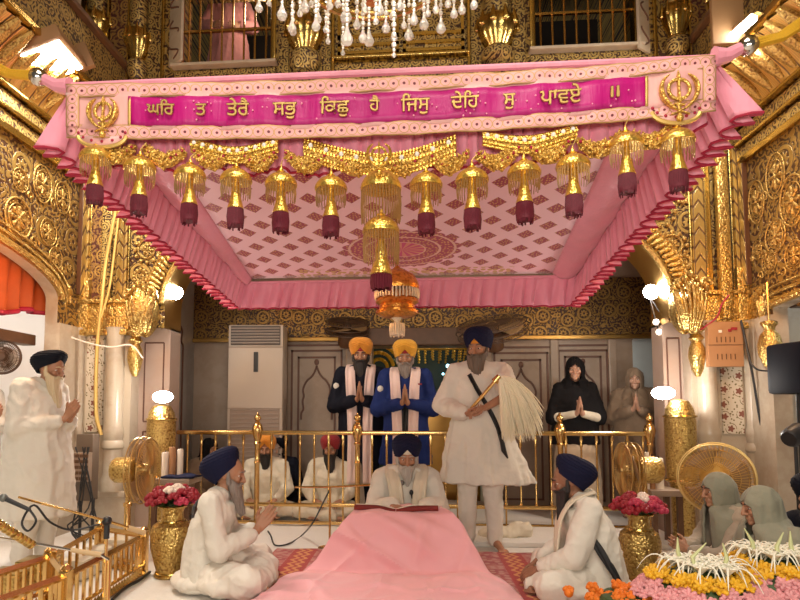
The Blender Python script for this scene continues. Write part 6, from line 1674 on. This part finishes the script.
for k in range(6): mb.tube(smoothpath([(hw*random.uniform(-.5, 1), -.12, z1+.05), (hw*random.uniform(0, 1.6), -.16, .35+random.uniform(-.1, .1)), (hw*random.uniform(-1, 1.5), -.14, .12), (hw*random.uniform(0, 2), -.16, .01)], 5), .007, 5)
mb.build('cables', M['black'], t)
# loudspeaker on a stand, right edge
p = W(797, 370, 4.6); s = S(p); t = thing('loudspeaker', 'black loudspeaker on a pole at the right edge in the bluish opening', 'speaker', (p.x, 4.6, 0), R(14))
hw = 15/s; z0, z1 = W(797, 394, 4.6).z, W(797, 343, 4.6).z
mb = MB(); mb.bbox(-hw, -.14, z0, hw, .16, z1, .03); mb.build('cabinet', M['black_blue'], t)
mb = MB(); mb.bbox(-hw*.85, -.155, z0+.03, hw*.85, -.138, z1-.03, .01); mb.build('speaker_grille', M['mic_grey_dark'], t)
mb = MB(); mb.tube([(0, 0, .03), (0, 0, z0)], .018, 8); mb.build('pole', M['black'], t)
for k in range(3):
    q = 2*pi*k/3+.4; mb = MB(); mb.tube([(0, 0, .45), (.26*cos(q), .26*sin(q), .01)], .012, 6); mb.build('leg', M['black'], t)
p = W(795, 435, 4.3); t = thing('spotlight', 'small black spotlight head low at the right edge under the loudspeaker', 'light', (p.x, 4.3, 0), R(30))
mb = MB(); mb.lathe([(.05, -.08), (.065, -.06), (.07, .05), (.06, .06), (.055, .03)], Matrix.Translation((0, 0, p.z))@Matrix.Rotation(R(70), 4, 'Y'), 16); mb.build('lamp_can', M['black'], t)
mb = MB(); mb.tube([(0, 0, .02), (0, 0, p.z-.05)], .012, 8); mb.lathe([(.1, 0), (.1, .015), (.02, .03)], None, 16); mb.build('stand', M['black'], t)
# orange distribution board on the right pier
a, b = W(707, 367, YB-.13), W(740, 322, YB-.13)
t = thing('switch_board', 'flat orange-brown switch board fixed on the right marble pier', 'switch board', ((a.x+b.x)/2, YB-.14, a.z))
w = (b.x-a.x)/2; h = b.z-a.z
mb = MB(); mb.box(-w, -.032, h*.48-.003, w, -.029, h*.48+.003); mb.build('seam', M['wood'], t, smooth=False)
for k, (u, v, mt) in enumerate(((-.3, .78, 'white_pl'), (.25, .80, 'rose_red'), (.42, .84, 'rose_red'), (.58, .84, 'rose_red'))):
    mb = MB(); mb.bbox(u*w-.014, -.04, v*h-.012, u*w+.014, -.028, v*h+.012, .003); mb.build('switch', M[mt], t)
mb = MB(); mb.bbox(-w, -.03, 0, w, .03, h, .006)
for r_ in (.60, .22):
    for k in range(5): mb.box(lerp(-.5, .5, k/4)*w-.004, -.0325, r_*h-.025, lerp(-.5, .5, k/4)*w+.004, -.029, r_*h+.025, 1)
mb.build('board', [M['board'], M['wood']], t, smooth=False)
# hanging cables on the piers
def cable(lab, pts, r, mt, nm='cable'):
    mb = MB(); mb.tube(smoothpath(pts, 6), r, 6); tag(mb.build(nm, M[mt]), lab, 'cable')
cable('bundle of gold sleeved cable running down the left corner pier', [W(118, 200, YB-.14), W(112, 230, YB-.14), W(106, 262, YB-.14), W(102, 300, YB-.19), W(97, 350, YB-.19), W(96, 410, YB-.17), W(101, 435, YB-.17)], .018, 'gold_thread', 'cable_bundle')
cable('second gold sleeved cable beside the thick bundle on the left corner pier', [W(120, 205, YB-.16), W(114, 255, YB-.16), W(109, 290, YB-.19), W(101, 318, YB-.2)], .012, 'gold_thread', 'cable_bundle')
cable('thin pale wire strung between the left gilded corbels', [W(55, 331, YB-.2), W(85, 342, YB-.24), W(110, 347, YB-.24), W(131, 345, YB-.24), W(143, 358, YB-.2)], .008, 'white_pl')
cable('long black cable hanging down the right marble columns', [W(741, 320, YB-.2), W(752, 372, YB-.2), W(760, 420, YB-.2), W(768, 455, YB-.2)], .010, 'black')
cable('black wire drooping from the right corbel towards the loudspeaker', [W(744, 335, YB-.2), W(752, 365, YB-.3), W(768, 371, YB-.4), W(782, 366, 5.0)], .008, 'black')
cable('black cables lying along the fence foot on the white sheet', [G(112, 600, .02), G(125, 588, .02), G(140, 580, .02), G(150, 572, .02)], .010, 'black')
cable('crimson wire crossing the gilded duct above the orange board', [W(700, 330, YB-.16), W(716, 318, YB-.17), W(722, 304, YB-.17), W(729, 295, YB-.16)], .007, 'crimson')

# flower mounds on a low stand in front on the right
t0 = thing('flower_stand', 'low cloth-covered stand carrying the flower mounds at the lower right', 'stand', (1.6, 2.75, 0))
mb = MB(); mb.bbox(.95, 2.25, 0, 2.3, 3.15, .20, .02); mb.build('stand_top', M['leaf_green'], t0, world=True)
def flower_mound(px, py, Y, rpx, lab, cols, seed):
    p = W(px, py, Y); s = S(p); r = rpx/s; z0 = .20; H_ = p.z-z0; rnd = random.Random(seed)
    t = thing('flower_mound', lab, 'flowers', (p.x, Y, z0))
    def blossoms(name, mt, n, r0, r1, zf, sz, petals=6):
        mb = MB()
        for k in range(n):
            q = rnd.uniform(0, 2*pi); rr = r*rnd.uniform(r0, r1); c = Vector((rr*cos(q), rr*sin(q)*.9, zf(rr/r)+rnd.uniform(-.012, .02))); s_ = sz*rnd.uniform(.8, 1.2)
            up = (Vector((cos(q)*rr/r*.8, sin(q)*rr/r*.8, 1))).normalized(); a1 = up.orthogonal().normalized(); b1 = up.cross(a1)
            for j in range(petals):
                w = 2*pi*j/petals+rnd.random()*.3; d = a1*cos(w)+b1*sin(w)
                mb.cap(c, c+d*s_+up*s_*.45, s_*.30, s_*.42, 6)
            mb.ell(c+up*s_*.35, s_*.32, nu=6, nv=4)
        mb.build(name, mt, t)['kind'] = 'stuff'
    prof = lambda u: H_*(.30+.42*sqrt(max(0, 1-(u*.92)**2)))
    mb = MB(); mb.lathe([(r*1.0, 0), (r*.99, H_*.42), (r*.78, H_*.62), (r*.45, H_*.76), (.001, H_*.8)], None, 24); mb.build('leaf_base', M['leaf_green'], t)
    blossoms('pink_blossoms', M['petal_pink'], 330, .74, 1.06, lambda u: H_*(.60-.45*max(0, u-.8)), .021)
    blossoms('yellow_blossoms', M['petal_yellow'], 130, .46, .80, lambda u: H_*.70, .020)
    # spider lilies: thin white arching petals over broad centres
    for k in range(11):
        q = k*2.4; rr = r*.46*sqrt((k+.5)/11); c = Vector((rr*cos(q), rr*sin(q), H_*.80)); mb = MB()
        for j in range(7):
            w = 2*pi*j/7+q; d = Vector((cos(w), sin(w), 0)); L = rnd.uniform(.09, .15)
            pts = [c+d*L*u+Vector((0, 0, .07*sin(u*pi*.62)*1.2-.11*u*u)) for u in [i/7 for i in range(8)]]
            mb.tube(pts, [.005, .008, .006, .0055, .005, .004, .003, .001], 5, 0, True, .5)
        for j in range(6):
            w = 2*pi*j/6+q*1.3; d = Vector((cos(w), sin(w), 0)); mb.tube([c, c+d*.025+Vector((0, 0, .03)), c+d*.05+Vector((0, 0, .035))], [.006, .016, .004], 6, 0, True, .4)
        mb.build('spider_lily', M['petal_white'], t)
    for k in range(3):
        q = rnd.uniform(0, 6); c = Vector((r*.3*cos(q), r*.3*sin(q), H_*.80)); mb = MB(); mb.tube([c, c+Vector((rnd.uniform(-.03, .03), 0, .06)), c+Vector((rnd.uniform(-.05, .05), 0, .12))], [.008, .009, .002], 6); mb.build('lily_bud', M['bud'], t)
flower_mound(702, 551, 2.72, 62, 'mound of white spider lilies ringed by yellow and pink blossoms, left of the two', None, 1)
flower_mound(772, 538, 2.85, 58, 'mound of white spider lilies ringed by yellow and pink blossoms, at the right edge', None, 2)
p = W(640, 592, 2.75); mb = MB(); rnd = random.Random(4); t = thing('marigold_heap', 'heap of orange marigolds at the left end of the flower stand', 'flowers', (p.x, 2.75, .0))
for k in range(60):
    c = Vector((rnd.gauss(0, .11), rnd.gauss(0, .07), p.z-.02+rnd.uniform(-.06, .02)))
    for j in range(12):
        d = Vector((rnd.gauss(0, 1), rnd.gauss(0, 1), abs(rnd.gauss(0, 1)))).normalized(); mb.ell(c+d*.022, .011, nu=6, nv=4)
    mb.ell(c, .022, nu=8, nv=6)
mb.build('marigolds', M['marigold'], t)['kind'] = 'stuff'
mb = MB(); mb.lathe([(.22, 0), (.24, p.z*.6), (.16, p.z-.02), (.01, p.z)], None, 20); mb.build('leaf_bed', M['leaf_green'], t)

# beyond the door: a gilt chandelier, garlands and small teal lights
p = W(436, 350, 9.2); t = thing('gilt_chandelier', 'gilt chandelier of hanging bead strings glittering beyond the doorway', 'chandelier', p); s = S(p)
mb = MB(); mb.tube([(.62*cos(2*pi*i/32), .3*sin(2*pi*i/32), .05) for i in range(33)], .025, 8); mb.tube([(0, 0, .05), (0, 0, 1.6)], .02, 6); mb.build('ring', M['gold_bright'], t)
for k in range(34):
    q = 2*pi*k/34; L = .18+.10*abs(sin(k*2.1)); mb = MB()
    for j in range(int(L/.04)): mb.ell((.62*cos(q)*(1-.012*j), .3*sin(q), .03-.04*j), .019, nu=7, nv=5)
    mb.build('bead_string', M['gold_bright'], t)
p = W(379, 360, 8.1); t = thing('garland', 'looped yellow flower garland hanging inside the doorway left of the yellow turban', 'garland', p)
mb = MB(); rnd = random.Random(9)
for r_ in (.10, .17, .24):
    for k in range(26): q = pi*(.08+.9*k/25); mb.ell((r_*1.15*cos(q), rnd.uniform(-.02, .02), r_*1.3*sin(q)-.12), .026, nu=7, nv=5)
mb.build('blossoms', M['petal_yellow'], t)['kind'] = 'stuff'
mb = MB(); mb.tube([(0, 0, .19), (0, -.31, .24)], .006, 5); mb.build('string', M['gold_thread'], t)
mb = MB(); mb.ell((.17, .05, -.13), (.09, .05, .16), nu=12, nv=8); mb.build('leaves', M['leaf_green'], t)
for k, (px, py, r_) in enumerate(((448, 366, .035), (443, 374, .02), (452, 378, .018))):
    p = W(px, py, 10.6); f = thing('small_lamp', ('pale teal lamp glowing in the dark corridor, largest of three', 'tiny teal lamp in the corridor, leftmost of three', 'tiny teal lamp in the corridor, lowest of three')[k], 'lamp', p)
    mb = MB(); mb.ell((0, 0, 0), r_, nu=12, nv=8); mb.build('glowing_globe', M['teal_glow'], f); mb = MB(); mb.tube([(0, 0, r_*.9), (0, .41, r_+.05)], .006, 5); mb.build('bracket', M['black'], f)
p = W(452, 400, 7.9); t = thing('gilt_screen', 'curved gilt screen behind the blue-coated man inside the doorway', 'panel', (p.x, 7.9, 0))
mb = MB(); mb.grid(lambda u, v: (lerp(-.45, .35, u), .1*sin(u*3), lerp(0, 1.05+.28*sin(u*pi), v)), 20, 12); mb.build('panel_sheet', M['gold_dim'], t, solid=.03)
# left opening: red awning and brown beam
a, b = WX(0, 312, XL-.3), WX(54, 316, XL-.3)
t = thing('red_awning', 'red-orange cloth drape filling the top of the left side arch', 'drape', (a.x, a.y, a.z))
XD = XL-.17
def aw(u, v):
    b_ = WX(lerp(57, -70, u), 311+2*sin(u*22), XD); return Vector((XD-.02-.05*(1-v)*(1+sin(u*60)), b_.y, b_.z+v*lerp(.30, 1.1, u)))
mb = MB(); mb.grid(aw, 90, 12); mb.build('drape_cloth', M['awning'], t, world=True, solid=.01)
mb = MB(); mb.tube([aw(i/90, 0) for i in range(91)], .022, 6); mb.build('drape_hem', M['crimson'], t, world=True)
a = WX(0, 331, XL-.25); mb = MB(); mb.bbox(XL-.33, 2.6, WX(20, 344, XL-.25).z, XL-.2, LA+YC, WX(20, 333, XL-.25).z, .01); struct(mb.build('beam', M['wood']))
a = WX(779, 300, XR+.15); mb = MB(); mb.bbox(XR+.13, 2.6, LZ, XR+.22, YC+LA, LZ+.9, .01); struct(mb.build('trim_arch_screen', M['relief_amber_lit']))
# gilded hanging vase at the right opening
p = W(770, 345, 5.2); s = S(p); t = thing('hanging_pot', 'chased brass pot hanging beside the right pier at the bluish opening', 'pot', p)
mb = MB(); r = 11/s; mb.lathe([(.01, -.20), (r*.5, -.18), (r*.95, -.08), (r, 0), (r*.8, .08), (r*.45, .12), (r*.5, .15), (r*.7, .17), (r*.7, .19), (r*.5, .2)], None, 20); mb.build('pot_body', M['leaf_fine'], t)
mb = MB(); mb.tube([(0, 0, .18), (0, 0, LZ+.2-p.z)], .008, 6); mb.build('hanging_rod', M['brass'], t)
# ------------------------------------------------------------------ light and camera
def area(name, loc, rot, sx, sy, power, col):
    l = bpy.data.lights.new(name, 'AREA'); l.shape = 'RECTANGLE'; l.size = sx; l.size_y = sy; l.energy = power; l.color = col
    o = bpy.data.objects.new(name, l); COL.objects.link(o); o.location = loc; o.rotation_euler = rot; return o
def point(name, loc, power, col, r=.08):
    l = bpy.data.lights.new(name, 'POINT'); l.energy = power; l.color = col; l.shadow_soft_size = r
    o = bpy.data.objects.new(name, l); COL.objects.link(o); o.location = loc; return o
WARM = (1, .80, .55)
area('chandelier_light', (-.1, .6, 5.2), (R(12), 0, 0), 2.2, 2.2, 170, (1, .90, .76))
area('canopy_fill', (0, -1.8, 1.7), (R(110), 0, 0), 4, 1.2, 150, (1, .90, .76))  # added fill, low behind the camera, aimed up to brighten the canopy
p = W(56, 62, 4.6); area('flood_light', p+Vector((.06, -.05, -.12)), (R(6), R(-24), 0), .35, .6, 60, (1, .93, .8))
p = W(742, 26, 4.9); area('tube_light', p+Vector((-.12, -.1, -.1)), (R(20), R(35), 0), .5, .1, 45, (1, .93, .82))
for px, py, Y, e in ((163, 397, 5.6, 24), (663, 393, 5.6, 18), (176, 293, 5.9, 10), (651, 292, 5.9, 9)):
    p = W(px, py, Y); point('lamp_light', p+Vector((0, -.16, 0)), e, (1, .93, .85), .05)
point('porch_light_left', (XL-1.0, 4.6, 2.6), 60, (1, .95, .88), .3)
point('porch_light_right', (XR+1.0, 4.8, 2.6), 30, (.75, .9, 1), .3)
point('amber_light_left', (XL+.45, 4.3, 2.35), 26, (1, .42, .08), .15)
point('amber_light_right', (XR-.45, 4.6, 2.4), 24, (1, .42, .08), .15)
point('corridor_fill', (.2, 8.6, 2.6), 22, (1, .8, .45), .1)  # added fill that brightens the chandelier and garland beyond the door
point('gallery_fill', (-1.6, 6.3, 5.6), 10, (1, .8, .6), .1)  # small added fill for the figure behind the window grille
point('alcove_light', (.6, 6.4, 3.2), 5, (1, .7, .42), .2)
point('alcove_light', (-1.2, 6.4, 3.2), 3, (1, .7, .42), .2)
w = bpy.data.worlds.new('World'); SC.world = w; w.use_nodes = True
w.node_tree.nodes['Background'].inputs[0].default_value = (1, .85, .66, 1); w.node_tree.nodes['Background'].inputs[1].default_value = .09
cam = bpy.data.cameras.new('camera'); co = bpy.data.objects.new('camera', cam); COL.objects.link(co)
co.location = (0, 0, CAMZ); co.rotation_euler = Matrix((CR, CU, -CF)).transposed().to_euler()
cam.sensor_width = 36; cam.lens = 36*FPX/800; cam.shift_x = SHX; cam.shift_y = SHY; cam.clip_start = .05; cam.clip_end = 60
SC.camera = co
vs = SC.view_settings; vs.view_transform = 'Standard'; vs.look = 'None'; vs.gamma = 1; vs.use_curve_mapping = False; vs.exposure = 0.14
